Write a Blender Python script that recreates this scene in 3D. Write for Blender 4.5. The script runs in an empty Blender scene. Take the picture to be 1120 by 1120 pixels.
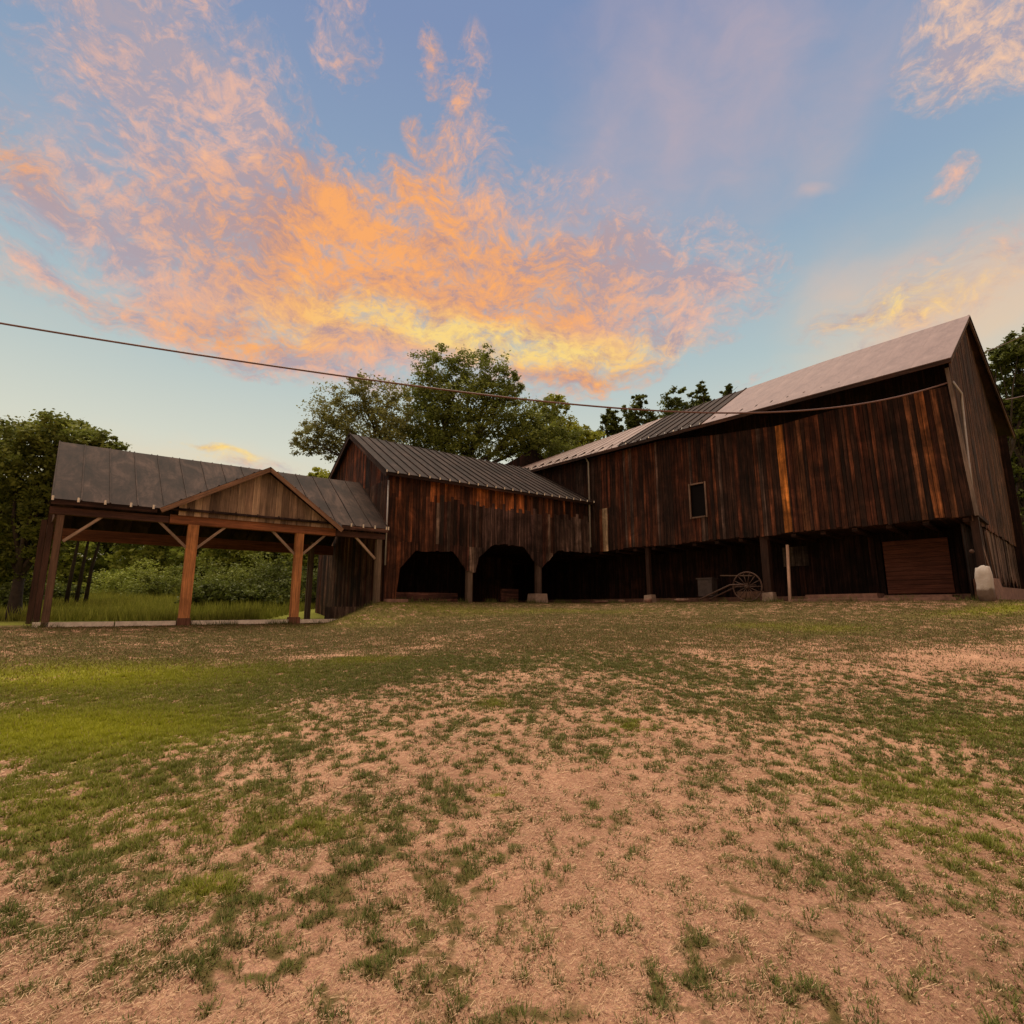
import bpy, math, random
import numpy as np
random.seed(7); rng = np.random.default_rng(11)
C = bpy.context.scene.collection
SC = bpy.context.scene

# ------------------------------------------------------------------ camera and survey helpers
F, HZ = 585.0, 665.0
PITCH = math.atan((HZ-560)/F)
EYE = np.array([0, 0, 1.6])
def ray(x, y):
    u = (x-560)/F; v = (560-y)/F
    return np.array([u, math.cos(PITCH)-v*math.sin(PITCH), math.sin(PITCH)+v*math.cos(PITCH)])
def at(x, y, Y):
    r = ray(x, y); return EYE + r*(Y/r[1])
cam = bpy.data.objects.new('camera', bpy.data.cameras.new('camera')); C.objects.link(cam)
cam.location = EYE; cam.rotation_euler = (math.pi/2+PITCH, 0, 0)
cam.data.sensor_width = 36; cam.data.lens = 36*F/1120; cam.data.clip_end = 3000
SC.camera = cam

# ------------------------------------------------------------------ numeric noise
def _h(ix, iy, seed):
    n = (ix*374761393 + iy*668265263 + seed*974711) & 0xffffffff
    n = ((n ^ (n >> 13))*1274126177) & 0xffffffff
    return ((n ^ (n >> 16)) & 0xffff)/65535.0
def vnoise(x, y, seed=0):
    x = np.asarray(x, float); y = np.asarray(y, float)
    ix = np.floor(x).astype(np.int64); iy = np.floor(y).astype(np.int64)
    fx = x-ix; fy = y-iy; fx = fx*fx*(3-2*fx); fy = fy*fy*(3-2*fy)
    a = _h(ix, iy, seed); b = _h(ix+1, iy, seed); c = _h(ix, iy+1, seed); d = _h(ix+1, iy+1, seed)
    return (a*(1-fx)+b*fx)*(1-fy)+(c*(1-fx)+d*fx)*fy
def fbm(x, y, sc, octv=4, seed=0, gain=.5):
    s = 0; a = 1; t = 0
    for k in range(octv):
        s = s + a*vnoise(np.asarray(x)/sc*2**k+17.3*k, np.asarray(y)/sc*2**k-9.1*k, seed+k); t += a; a *= gain
    return s/t
def sstep(x, a, b):
    t = np.clip((np.asarray(x, float)-a)/(b-a), 0, 1); return t*t*(3-2*t)

# ------------------------------------------------------------------ materials
def newmat(name):
    m = bpy.data.materials.new(name); m.use_nodes = True
    nt = m.node_tree; b = nt.nodes['Principled BSDF']; return m, nt, b
def N(nt, typ, **kw):
    n = nt.nodes.new(typ)
    for k, v in kw.items():
        if k == 'ins':
            for kk, vv in v.items(): n.inputs[kk].default_value = vv
        else: setattr(n, k, v)
    return n
def ramp(nt, fac, stops, interp='LINEAR'):
    r = N(nt, 'ShaderNodeValToRGB'); r.color_ramp.interpolation = interp
    el = r.color_ramp.elements
    while len(el) < len(stops): el.new(.5)
    for e, (p, c) in zip(el, stops):
        e.position = p; e.color = (c, c, c, 1) if isinstance(c, (int, float)) else (*c, 1)
    nt.links.new(fac, r.inputs[0]); return r.outputs[0]
def mixc(nt, fac, a, b, typ='MIX'):
    m = N(nt, 'ShaderNodeMix', data_type='RGBA', blend_type=typ)
    for sock, v in ((m.inputs[0], fac), (m.inputs[6], a), (m.inputs[7], b)):
        if hasattr(v, 'is_linked'): nt.links.new(v, sock)
        elif isinstance(v, (int, float)): sock.default_value = v
        else: sock.default_value = (*v, 1)
    return m.outputs[2]
def mth(nt, op, a, b=None, c=None, clamp=False):
    m = N(nt, 'ShaderNodeMath', operation=op, use_clamp=clamp)
    for i, v in enumerate((a, b, c)):
        if v is None: continue
        if hasattr(v, 'is_linked'): nt.links.new(v, m.inputs[i])
        else: m.inputs[i].default_value = v
    return m.outputs[0]
def bump(nt, b, h, strength=.4, dist=.02):
    n = N(nt, 'ShaderNodeBump', ins={'Strength': strength, 'Distance': dist})
    nt.links.new(h, n.inputs['Height']); nt.links.new(n.outputs[0], b.inputs['Normal'])
def uvnoise(nt, sx, sy, scale=1, detail=6, rough=.6, dist=0, src='uv'):
    if src == 'uv': o = N(nt, 'ShaderNodeUVMap', uv_map='uv').outputs[0]
    else: o = N(nt, 'ShaderNodeTexCoord').outputs['Object']
    mp = N(nt, 'ShaderNodeMapping'); mp.inputs['Scale'].default_value = (sx, sy, sx)
    nt.links.new(o, mp.inputs[0])
    n = N(nt, 'ShaderNodeTexNoise', ins={'Scale': scale, 'Detail': detail, 'Roughness': rough, 'Distortion': dist})
    nt.links.new(mp.outputs[0], n.inputs['Vector']); return n.outputs['Fac']

def wood_mat(name, contrast=1.0, rough=.85):
    m, nt, b = newmat(name)
    at_ = N(nt, 'ShaderNodeAttribute', attribute_name='tint').outputs['Color']
    grain = uvnoise(nt, 55, 1.3, 1, 8, .65, .3)
    streak = uvnoise(nt, 9, .33, 1, 5, .6, .4)
    patch = uvnoise(nt, 2.2, .6, 1, 6, .7); wallp = uvnoise(nt, .9, .9, 1, 7, .72, .6, 'obj')
    g1 = ramp(nt, grain, [(.28, .38), (.5, 1.0), (.74, 1.7)])
    timber = contrast < 1
    g2 = ramp(nt, streak, [(.3, .6), (.5, 1), (.72, 1.35)]) if timber else ramp(nt, streak, [(.3, .3/contrast), (.5, .8), (.72, 2.4*contrast)])
    g3 = ramp(nt, patch, [(.3, .7), (.7, 1.25)] if timber else [(.3, .35), (.7, 1.55)])
    c = mixc(nt, 1, at_, g1, 'MULTIPLY'); c = mixc(nt, 1, c, g2, 'MULTIPLY'); c = mixc(nt, 1, c, g3, 'MULTIPLY')
    c = mixc(nt, 1, c, ramp(nt, wallp, [(.32, .7), (.5, .95), (.68, 1.15)] if timber else [(.32, .25), (.5, .78), (.68, 1.55)]), 'MULTIPLY')
    gray = ramp(nt, uvnoise(nt, 20, .8, 1, 5, .7), [(.57, 0), (.76, .5)])
    c = mixc(nt, gray, c, (.15, .095, .068))
    nt.links.new(c, b.inputs['Base Color']); b.inputs['Roughness'].default_value = rough
    b.inputs['Specular IOR Level'].default_value = .25
    bump(nt, b, grain, .6, .012); return m
WOOD = wood_mat('weathered_wood')
TIMBER = wood_mat('sawn_timber', .75, .7)

def roof_mat(name, base, dark, light, rough=.5, metal=.0, stain=1):
    m, nt, b = newmat(name)
    a = uvnoise(nt, 1.5, .7, 1, 8, .72, .5); s = uvnoise(nt, 9, .8, 1, 5, .6); f = uvnoise(nt, 30, 30, 1, 3, .6)
    c = ramp(nt, a, [(.36, dark), (.5, base), (.64, light)])
    c = mixc(nt, .5*stain, c, ramp(nt, s, [(.3, .45), (.6, 1.15)]), 'MULTIPLY')
    c = mixc(nt, .35, c, ramp(nt, f, [(.3, .6), (.7, 1.25)]), 'MULTIPLY')
    nt.links.new(c, b.inputs['Base Color']); b.inputs['Roughness'].default_value = rough
    b.inputs['Metallic'].default_value = metal; b.inputs['Specular IOR Level'].default_value = .2
    bump(nt, b, a, .25, .02); return m
TIN_DARK = roof_mat('dark_tin', (.029, .0175, .014), (.015, .009, .007), (.058, .036, .029), .85)
TIN_OLD = roof_mat('old_brown_tin', (.032, .017, .012), (.016, .009, .007), (.06, .032, .022), .8)
TIN_SHED = roof_mat('shed_tin', (.034, .020, .0155), (.015, .009, .007), (.078, .047, .036), .85)
TIN_LIGHT = roof_mat('pale_tin', (.225, .15, .135), (.18, .117, .105), (.265, .18, .162), .5, 0, .4)
TIN_GREY = roof_mat('grey_ribbed_tin', (.25, .18, .16), (.18, .125, .11), (.31, .225, .2), .5, 0, .5)

def plain(name, col, rough=.7, var=.35, scale=8, metal=0, bmp=.3):
    m, nt, b = newmat(name)
    n = uvnoise(nt, scale, scale, 1, 6, .65, .2, 'obj')
    lo = tuple(x*(1-var) for x in col); hi = tuple(min(1, x*(1+var)) for x in col)
    nt.links.new(ramp(nt, n, [(.3, lo), (.7, hi)]), b.inputs['Base Color'])
    b.inputs['Roughness'].default_value = rough; b.inputs['Metallic'].default_value = metal
    if bmp: bump(nt, b, n, bmp, .02)
    return m
CONC = plain('pale_concrete', (.34, .25, .19), .9, .3, 6)
STONE = plain('sandstone', (.24, .135, .095), .9, .4, 5, 0, .6)
WHITE = plain('whitewash', (.82, .72, .58), .8, .25, 7)
GALV = plain('galvanised_metal', (.42, .4, .38), .4, .2, 6, .3, 0)
RUST = plain('rusty_iron', (.09, .05, .036), .75, .45, 14, .2)
CABLE = plain('cable_jacket', (.15, .075, .065), .5, .2, 5, 0, 0)
ALU = plain('bare_aluminium_cable', (.5, .47, .44), .45, .15, 5, .2, 0)
BOXM = plain('grey_painted_box', (.085, .068, .062), .6, .35, 5)
BARK = plain('bark', (.045, .032, .024), .95, .5, 7, 0, .7)
GLASS, nt, b = newmat('dark_window_glass')
b.inputs['Base Color'].default_value = (.008, .007, .007, 1); b.inputs['Roughness'].default_value = .5; b.inputs['Specular IOR Level'].default_value = .05

def leaf_mat(name, rough=.6, trans=.35):
    m, nt, b = newmat(name)
    a = N(nt, 'ShaderNodeAttribute', attribute_name='tint').outputs['Color']
    nt.links.new(a, b.inputs['Base Color']); b.inputs['Roughness'].default_value = rough
    b.inputs['Specular IOR Level'].default_value = .2
    t = N(nt, 'ShaderNodeBsdfTranslucent'); nt.links.new(a, t.inputs[0])
    mx = N(nt, 'ShaderNodeMixShader'); mx.inputs[0].default_value = trans
    nt.links.new(b.outputs[0], mx.inputs[1]); nt.links.new(t.outputs[0], mx.inputs[2])
    nt.links.new(mx.outputs[0], nt.nodes['Material Output'].inputs[0]); return m
LEAF = leaf_mat('leaves'); GRASSM = leaf_mat('grass_blades', .7, .25)

# ------------------------------------------------------------------ mesh builders
def finish(name, me, mat, parent, smooth=False):
    me.materials.append(mat)
    if smooth: me.polygons.foreach_set('use_smooth', [True]*len(me.polygons))
    o = bpy.data.objects.new(name, me); C.objects.link(o)
    if parent is not None:
        o.parent = parent; o.matrix_parent_inverse = parent.matrix_world.inverted()
    return o
class MB:
    def __init__(s): s.v = []; s.f = []; s.uv = []; s.t = []
    def poly(s, pts, uvs, tint=(.5, .5, .5)):
        i = len(s.v); s.v += [tuple(p) for p in pts]; s.f.append(tuple(range(i, i+len(pts))))
        s.uv += uvs; s.t += [tint]*len(pts)
    def hexa(s, p, tint=(.5, .5, .5), uo=(0, 0), along=None):
        """p: 8 corners, bottom four (p0..p3 ring) then top four; v of the uv runs bottom to top."""
        p = [np.array(q, float) for q in p]; i = len(s.v); s.v += [tuple(q) for q in p]
        h = np.linalg.norm(p[4]-p[0]); w = np.linalg.norm(p[1]-p[0]); d = np.linalg.norm(p[2]-p[1])
        for (a, b_, c, e) in ((0, 1, 5, 4), (1, 2, 6, 5), (2, 3, 7, 6), (3, 0, 4, 7)):
            s.f.append((i+a, i+b_, i+c, i+e)); ww = np.linalg.norm(p[b_]-p[a])
            s.uv += [(uo[0], uo[1]), (uo[0]+ww, uo[1]), (uo[0]+ww, uo[1]+h), (uo[0], uo[1]+h)]; s.t += [tint]*4
        for q in ((3, 2, 1, 0), (4, 5, 6, 7)):
            s.f.append(tuple(i+k for k in q)); s.uv += [(uo[0], uo[1]), (uo[0]+w, uo[1]), (uo[0]+w, uo[1]+d*.2), (uo[0], uo[1]+d*.2)]; s.t += [tint]*4
    def beam(s, a, b_, w, d, tint=(.5, .5, .5), side=None):
        a = np.array(a, float); b_ = np.array(b_, float); ax = b_-a; ax /= np.linalg.norm(ax)
        sd = np.array(side if side is not None else (0, 0, 1), float)
        if abs(sd@ax) > .95: sd = np.array([1., 0, 0])
        sd = sd-ax*(sd@ax); sd /= np.linalg.norm(sd); ot = np.cross(ax, sd)
        c = [sd*w/2*i+ot*d/2*j for i, j in ((-1, -1), (1, -1), (1, 1), (-1, 1))]
        s.hexa([a+k for k in c]+[b_+k for k in c], tint, (random.uniform(0, 50), random.uniform(0, 50)))
    def tube(s, pts, r, n=8, tint=(.5, .5, .5), taper=None, cap=True):
        pts = [np.array(p, float) for p in pts]; rings = []
        up = np.array([0, 0, 1.]); L = 0
        for k, p in enumerate(pts):
            ax = pts[min(k+1, len(pts)-1)]-pts[max(k-1, 0)]; ax /= (np.linalg.norm(ax)+1e-9)
            a = np.cross(ax, up if abs(ax@up) < .95 else np.array([1., 0, 0])); a /= np.linalg.norm(a); b_ = np.cross(ax, a)
            rr = r if taper is None else taper[k]
            i = len(s.v); rings.append(i)
            for j in range(n):
                t = 2*math.pi*j/n; s.v.append(tuple(p+a*math.cos(t)*rr+b_*math.sin(t)*rr))
        for k in range(len(pts)-1):
            l = np.linalg.norm(pts[k+1]-pts[k])
            for j in range(n):
                j2 = (j+1) % n; s.f.append((rings[k]+j, rings[k]+j2, rings[k+1]+j2, rings[k+1]+j))
                s.uv += [(j/n, L), ((j+1)/n, L), ((j+1)/n, L+l), (j/n, L+l)]; s.t += [tint]*4
            L += l
        if cap:
            for k, rv in ((0, True), (-1, False)):
                q = [rings[k]+j for j in range(n)]; q = q[::-1] if rv else q
                s.f.append(tuple(q)); s.uv += [(0, 0)]*n; s.t += [tint]*n
    def build(s, name, mat, parent=None, smooth=False):
        me = bpy.data.meshes.new(name); me.from_pydata(s.v, [], s.f)
        uvl = me.uv_layers.new(name='uv'); uvl.data.foreach_set('uv', np.array(s.uv, 'f').ravel())
        ca = me.color_attributes.new('tint', 'FLOAT_COLOR', 'CORNER')
        t = np.ones((len(s.t), 4), 'f'); t[:, :3] = np.array(s.t, 'f'); ca.data.foreach_set('color', t.ravel())
        return finish(name, me, mat, parent, smooth)

def fastmesh(name, verts, nper, tint, mat, parent=None):
    """verts (M*nper,3): M separate faces; tint (M,3)"""
    M = len(verts)//nper; me = bpy.data.meshes.new(name)
    me.vertices.add(M*nper); me.vertices.foreach_set('co', np.asarray(verts, 'f').ravel())
    me.loops.add(M*nper); me.loops.foreach_set('vertex_index', np.arange(M*nper, dtype='i'))
    me.polygons.add(M); me.polygons.foreach_set('loop_start', np.arange(0, M*nper, nper, dtype='i'))
    ca = me.color_attributes.new('tint', 'FLOAT_COLOR', 'POINT')
    t = np.ones((M*nper, 4), 'f'); t[:, :3] = np.repeat(np.asarray(tint, 'f'), nper, 0); ca.data.foreach_set('color', t.ravel())
    me.update(calc_edges=True); return finish(name, me, mat, parent)

def tag(o, label=None, cat=None, group=None, kind=None):
    for k, v in (('label', label), ('category', cat), ('group', group), ('kind', kind)):
        if v: o[k] = v
    return o
def empty(name, loc):
    o = bpy.data.objects.new(name, None); o.location = [float(q) for q in loc]; C.objects.link(o)
    bpy.context.view_layer.update(); return o
def copy_tree(o, parent=None):
    c = o.copy(); C.objects.link(c)
    if parent is not None: c.parent = parent
    for ch in list(o.children): copy_tree(ch, c)
    return c

# ------------------------------------------------------------------ ground
LX = [-60, -12.5, -7.4, -4.6, 1.25, 3.9, 9.7, 14, 60]; LY = [13, 14.7, 18.4, 20.5, 24.8, 26.5, 20.7, 16.2, 16.5]
def Lf(x): return np.interp(x, LX, LY)
def gh(x, y):
    x = np.asarray(x, float); y = np.asarray(y, float); L = Lf(x)
    a = 1.12+.76*sstep(x, -6.4, -4.7)
    t = y/L; f = np.where(t < .9, np.maximum(t, -3), .9+.1*np.tanh((t-.9)/.1))
    near = 1.12+.76*sstep(x, -7, 3)      # the bank softens out towards the viewer
    a = a*sstep(t, .78, .98)+near*(1-sstep(t, .78, .98))
    h = a*f
    back = np.maximum(0, y-L-np.where(x < -3, 7.5, 26)); bt = sstep(x, -6, 4)
    h = h+(.085*(1-bt)+.12*bt)*np.minimum(back, 60)
    r = np.hypot(x, y)
    return h+(fbm(x, y, 3.0, 3, 5)-.5)*.10*np.clip(r/6, .3, 1)*(y < L-1.5)

def gz(x, y):
    """ground with its small lumps"""
    k = np.clip(1-np.hypot(x, y)/30, 0, 1)
    return gh(x, y)+k*((fbm(x, y, .35, 3, 3)-.5)*.05+(fbm(x, y, .08, 2, 9)-.5)*.02)
def bl(x, y, cx, cy, rx, ry, rot=0):
    c, s = math.cos(rot), math.sin(rot); dx = x-cx; dy = y-cy
    return np.exp(-(((dx*c+dy*s)/rx)**2+((-dx*s+dy*c)/ry)**2))
def gpx(px, py):                                # survey point on the ground
    r = ray(px, py); t = 1.5
    for _ in range(60):
        p = EYE+r*t; t += (p[2]-float(gh(p[0], p[1])))/(.5-r[2])*.5
    p = EYE+r*t; return p[0], p[1]
def cover(x, y):
    """grass cover 0..1 and lushness 0..1"""
    big = fbm(x, y, 2.6, 3, 21); med = fbm(x, y, .75, 4, 31); 
    c = .60+.6*(big-.5)+.5*(med-.5)
    c = c+.16*sstep(y, 4.5, 9)+.42*sstep(y, 9.5, 14)               # closer turf towards the barns
    for (px, py, ax, ay, w) in LUSH: cx, cy = px, py; c = c+w*bl(x, y, cx, cy, ax, ay)
    for (px, py, ax, ay, w) in BARE: c = c-w*bl(x, y, px, py, ax, ay)
    lush = 0
    for (px, py, ax, ay, w) in LUSH: lush = lush+min(w, .9)*bl(x, y, px, py, ax*.9, ay*.9)
    return np.clip(c, 0, 1.35), np.clip(lush, 0, 1)
def fine_n(x, y): return .5+1.15*(.70*fbm(x, y, .062, 2, 77)+.30*fbm(x, y, .19, 2, 78)-.5)
LUSH = []; BARE = []
for (px, py, ax, ay, w) in [(90, 740, 3.0, 1.5, .9), (30, 800, 1.8, 1.3, .8), (40, 880, .8, .7, .35), (180, 800, 1.2, .9, .35), (200, 900, .8, .5, .25), (480, 666, 3.5, 1.2, .3), (390, 676, 2.0, 1.0, .25), (1040, 920, .7, .5, .25), (1000, 860, .9, .5, .25), (900, 688, 1.2, .8, .4), (830, 684, 1.4, .7, .35), (1110, 665, 2, .8, .7), (400, 722, .8, .5, .4),
                            (225, 975, .17, .14, .55), (540, 870, .12, .1, .5), (620, 668, 3, 1.0, .3), (1070, 800, .9, .6, .22), (350, 905, .3, .2, .25), (690, 795, .35, .25, .35), (540, 770, .2, .25, .35)]:
    LUSH.append((*gpx(px, py), ax, ay, w))
for (px, py, ax, ay, w) in [(620, 880, .7, .6, .28), (440, 770, 1.3, .8, .3), (800, 800, 1.3, .7, .25), (1090, 720, 1.4, 1.0, .7), (760, 713, .3, .3, .8), (350, 718, .9, .4, .5), (600, 740, 1.6, .9, .3), (520, 715, 1.5, .6, .25), (880, 760, 1.2, .7, .2), (640, 745, 1.2, .8, .3), (450, 708, .6, .3, .5),
                            (100, 1080, .5, .3, .15), (620, 1000, .45, .5, .25), (340, 770, .5, .35, .25)]:
    BARE.append((*gpx(px, py), ax, ay, w))

def build_ground():
    nth = 1440; th = np.linspace(0, 2*math.pi, nth, endpoint=False)
    rr = np.concatenate([[.25], np.geomspace(.6, 30, 560), np.geomspace(31, 900, 60)])
    X = np.outer(rr, np.sin(th)); Y = np.outer(rr, np.cos(th)); X = X.ravel(); Y = Y.ravel()
    c, l = cover(X, Y); Z = gz(X, Y)
    n = len(rr); idx = np.arange(n*nth).reshape(n, nth)
    a = idx[:-1]; b_ = idx[1:]; q = np.stack([a, np.roll(a, -1, 1), np.roll(b_, -1, 1), b_], -1).reshape(-1, 4)[:, ::-1]
    me = bpy.data.meshes.new('ground'); V = np.stack([X, Y, Z], -1)
    me.vertices.add(len(V)); me.vertices.foreach_set('co', V.astype('f').ravel())
    me.loops.add(q.size); me.loops.foreach_set('vertex_index', q.astype('i').ravel())
    me.polygons.add(len(q)); me.polygons.foreach_set('loop_start', np.arange(0, q.size, 4, dtype='i'))
    me.update(calc_edges=True)
    ca = me.color_attributes.new('cover', 'FLOAT_COLOR', 'POINT')
    col = np.ones((len(V), 4), 'f'); col[:, 0] = np.clip((c+(fine_n(X, Y)-.5)*2.6-.80)*(1.1+.5*sstep(Y, 8, 13))+.42, 0, 1); col[:, 1] = l
    far = ((Y > Lf(X)+.8) & (X < 3)) | (np.hypot(X, Y) > 32)
    col[:, 2] = far; ca.data.foreach_set('color', col.ravel())
    m, nt, b = newmat('dirt_and_turf')
    sep = N(nt, 'ShaderNodeSeparateColor'); nt.links.new(N(nt, 'ShaderNodeAttribute', attribute_name='cover').outputs['Color'], sep.inputs[0])
    n1 = uvnoise(nt, 1, 1, 2.2, 8, .65, .3, 'obj'); n2 = uvnoise(nt, 1, 1, 14, 8, .7, .5, 'obj'); n3 = uvnoise(nt, 1, 1, 70, 6, .7, 1.0, 'obj')
    n4 = uvnoise(nt, 42, 42, 1, 5, .6, 2.5, 'obj')
    dirt = ramp(nt, n2, [(.25, (.22, .11, .075)), (.5, (.42, .235, .165)), (.75, (.56, .36, .26))])
    dirt = mixc(nt, .8, dirt, ramp(nt, n3, [(.32, .35), (.5, .95), (.66, 1.5)]), 'MULTIPLY')
    straw = mixc(nt, ramp(nt, n4, [(.5, 0), (.62, .75)]), dirt, (.58, .40, .23))
    wear = mixc(nt, ramp(nt, n1, [(.4, 0), (.65, .6)]), straw, (.30, .17, .11)); wear = mixc(nt, 1, wear, ramp(nt, uvnoise(nt, 1, 1, .55, 5, .6, .3, 'obj'), [(.35, (.78, .74, .72)), (.65, (1.12, 1.08, 1.05))]), 'MULTIPLY')
    thatch = ramp(nt, n3, [(.3, (.06, .055, .016)), (.6, (.13, .10, .035)), (.85, (.22, .15, .065))])
    thatch = mixc(nt, sep.outputs[1], thatch, ramp(nt, n3, [(.3, (.14, .16, .015)), (.7, (.38, .40, .03))]))
    cc = mth(nt, 'ADD', sep.outputs[0], mth(nt, 'MULTIPLY', mth(nt, 'SUBTRACT', n2, .5), .7))
    fac = ramp(nt, cc, [(.34, 0), (.72, .7), (1, .95)])
    col_ = mixc(nt, fac, wear, thatch)
    meadow = ramp(nt, n2, [(.3, (.12, .13, .02)), (.6, (.2, .2, .035)), (.8, (.28, .26, .08))])
    col_ = mixc(nt, sep.outputs[2], col_, meadow)
    nt.links.new(col_, b.inputs['Base Color']); b.inputs['Roughness'].default_value = .95; b.inputs['Specular IOR Level'].default_value = .1
    h = mth(nt, 'ADD', n2, mth(nt, 'MULTIPLY', n3, .5)); bump(nt, b, h, .9, .03)
    g = finish('ground', me, m, None, True); g['kind'] = 'structure'
build_ground()

def blades(n_try, rmin, rmax, half_deg, blade_l, blade_w, per, spread, thr, name, label, seed):
    r_ = np.random.default_rng(seed)
    r = rmin*(rmax/rmin)**r_.random(n_try); a = np.radians((r_.random(n_try)*2-1)*half_deg)
    x = r*np.sin(a); y = r*np.cos(a); c, l = cover(x, y)
    fine = fine_n(x, y)
    keep = (c+(fine-.5)*2.6+(r_.random(n_try)-.5)*.3 > thr) & (y < Lf(x)-.15) & (r_.random(n_try) < .35+.65*sstep(y, 7, 12))
    x, y, c, l, r = x[keep], y[keep], c[keep], l[keep], r[keep]; n = len(x)
    X = np.repeat(x, per); Y = np.repeat(y, per); Lu = np.repeat(l, per); R = np.repeat(r, per); Cc = np.repeat(c, per)
    M = len(X); sc = np.clip(R/4.5, .8, 2.6)
    ang = r_.random(M)*2*math.pi; rad = spread*np.sqrt(r_.random(M))*sc
    X = X+np.cos(ang)*rad; Y = Y+np.sin(ang)*rad; Z = gz(X, Y)-.004
    ln = blade_l*(.45+r_.random(M)*.9)*(.8+.5*Lu)*np.clip(R/5, .9, 1.5); w = blade_w*sc*(.7+.6*r_.random(M))
    d = r_.random(M)*2*math.pi; tilt = .35+r_.random(M)*.95
    tx = np.cos(d)*np.sin(tilt)*ln; ty = np.sin(d)*np.sin(tilt)*ln; tz = np.cos(tilt)*ln
    sx = -np.sin(d+r_.normal(0, .5, M))*w/2; sy = np.cos(d)*w/2
    P = np.empty((M, 3, 3)); P[:, 0] = np.stack([X-sx, Y-sy, Z], -1); P[:, 1] = np.stack([X+sx, Y+sy, Z], -1)
    P[:, 2] = np.stack([X+tx, Y+ty, Z+tz], -1)
    g0 = np.array([.055, .062, .016]); g1 = np.array([.16, .165, .04]); lu = np.array([.40, .41, .022]); dry = np.array([.20, .135, .06])
    t = r_.random((M, 1)); col = g0*(1-t)+g1*t; col = col*(1-Lu[:, None]*.8)+lu*(.7+.5*t)*Lu[:, None]*.8
    dr = (r_.random(M) < (.26+.2*sstep(R, 7, 12))*(1-Lu))[:, None]; col = np.where(dr, dry*(.5+.6*t), col)
    o = fastmesh(name, P.reshape(-1, 3), 3, col, GRASSM)
    tag(o, label, 'grass', None, 'stuff'); print(name, M)
def tufts(n_try, rmin, rmax, name, label, seed):
    r_ = np.random.default_rng(seed)
    r = np.sqrt(rmin**2+(rmax**2-rmin**2)*r_.random(n_try)); a = np.radians((r_.random(n_try)*2-1)*54)
    x = r*np.sin(a); y = r*np.cos(a); c, l = cover(x, y)
    p = np.clip((c+(fbm(x, y, .33, 3, 83)-.5)*1.3-.30)*.6, .07, 1)+.9*sstep(c+(fine_n(x, y)-.5)*2.6, .74, .98); p = np.maximum(p, .13+.12*sstep(x, .0, 1.8)); p = p*(1-.75*sstep(r, rmax-3, rmax))
    k = r_.random(n_try) < p; x, y, c, l, r = x[k], y[k], c[k], l[k], r[k]; n = len(x)
    tr = .016+.036*r_.random(n)**2*(.6+.9*c); per = np.clip((tr/.03)**1.6*24, 9, 70).astype(int)
    hue = r_.random(n); ii = np.repeat(np.arange(n), per); M = len(ii)
    ang = r_.random(M)*2*math.pi; q = np.sqrt(r_.random(M)); el_ = 1+.6*np.cos(2*ang+hue[ii]*6)
    X = x[ii]+np.cos(ang)*q*tr[ii]*el_; Y = y[ii]+np.sin(ang)*q*tr[ii]*el_; Z = gz(X, Y)-.004; R_ = r[ii]
    ln = (.014+.32*tr[ii])*(1.25-.5*q)*(.5+.9*r_.random(M))+.006; ln *= 1+.3*l[ii]; w = .0075*np.clip(R_/4.5, .7, 2)*(.7+.6*r_.random(M))
    tilt = .25+.8*q*r_.random(M)+.35*r_.random(M); d = ang+r_.normal(0, .7, M)
    sx = -np.sin(d)*w/2; sy = np.cos(d)*w/2; P = np.empty((M, 3, 3))
    P[:, 0] = np.stack([X-sx, Y-sy, Z], -1); P[:, 1] = np.stack([X+sx, Y+sy, Z], -1)
    P[:, 2] = np.stack([X+np.cos(d)*np.sin(tilt)*ln, Y+np.sin(d)*np.sin(tilt)*ln, Z+np.cos(tilt)*ln], -1)
    t = r_.random((M, 1))*.6+.4*hue[ii][:, None]; Lu = l[ii][:, None]
    col = np.array([.045, .06, .018])*(1-t)+np.array([.19, .215, .05])*t; col = col*(1-Lu*.85)+np.array([.41, .42, .022])*(.7+.5*t)*Lu*.85
    dr = (r_.random(M) < .13*(1-l[ii]))[:, None]; col = np.where(dr, np.array([.42, .31, .16])*(.5+.6*t), col)
    o = fastmesh(name, P.reshape(-1, 3), 3, col, GRASSM); tag(o, label, 'grass', None, 'stuff'); print(name, n, M)
tufts(60000, 1.3, 11, 'grass', 'patchy short green grass tufts growing in the bare dirt in the foreground', 1)
blades(230000, 6.5, 26, 52, .034, .006, 6, .07, .66, 'grass', 'thin olive turf between the dirt patches and the barns', 2)

r_ = np.random.default_rng(8); xs = r_.uniform(-13, 14.5, 9000); ys = Lf(xs)+r_.normal(0, .12, 9000)-.12
kp = fbm(xs, ys, .5, 2, 61) > .5; xs, ys = xs[kp], ys[kp]; M = len(xs); Z = gz(xs, ys); ln = .05+.2*r_.random(M)**2; d = r_.random(M)*6.28; t = r_.random((M, 1))
P = np.stack([np.stack([xs-np.cos(d)*.008, ys-np.sin(d)*.008, Z-.01], -1), np.stack([xs+np.cos(d)*.008, ys+np.sin(d)*.008, Z-.01], -1), np.stack([xs+np.sin(d*3)*ln*.5, ys+np.cos(d*3)*ln*.5, Z+ln], -1)], 1)
tag(fastmesh('weeds', P.reshape(-1, 3), 3, np.array([.07, .09, .02])*(1-t)+np.array([.2, .22, .06])*t, GRASSM), 'taller weeds growing along the foot of the barns and shed', 'weeds', None, 'stuff')
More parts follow.
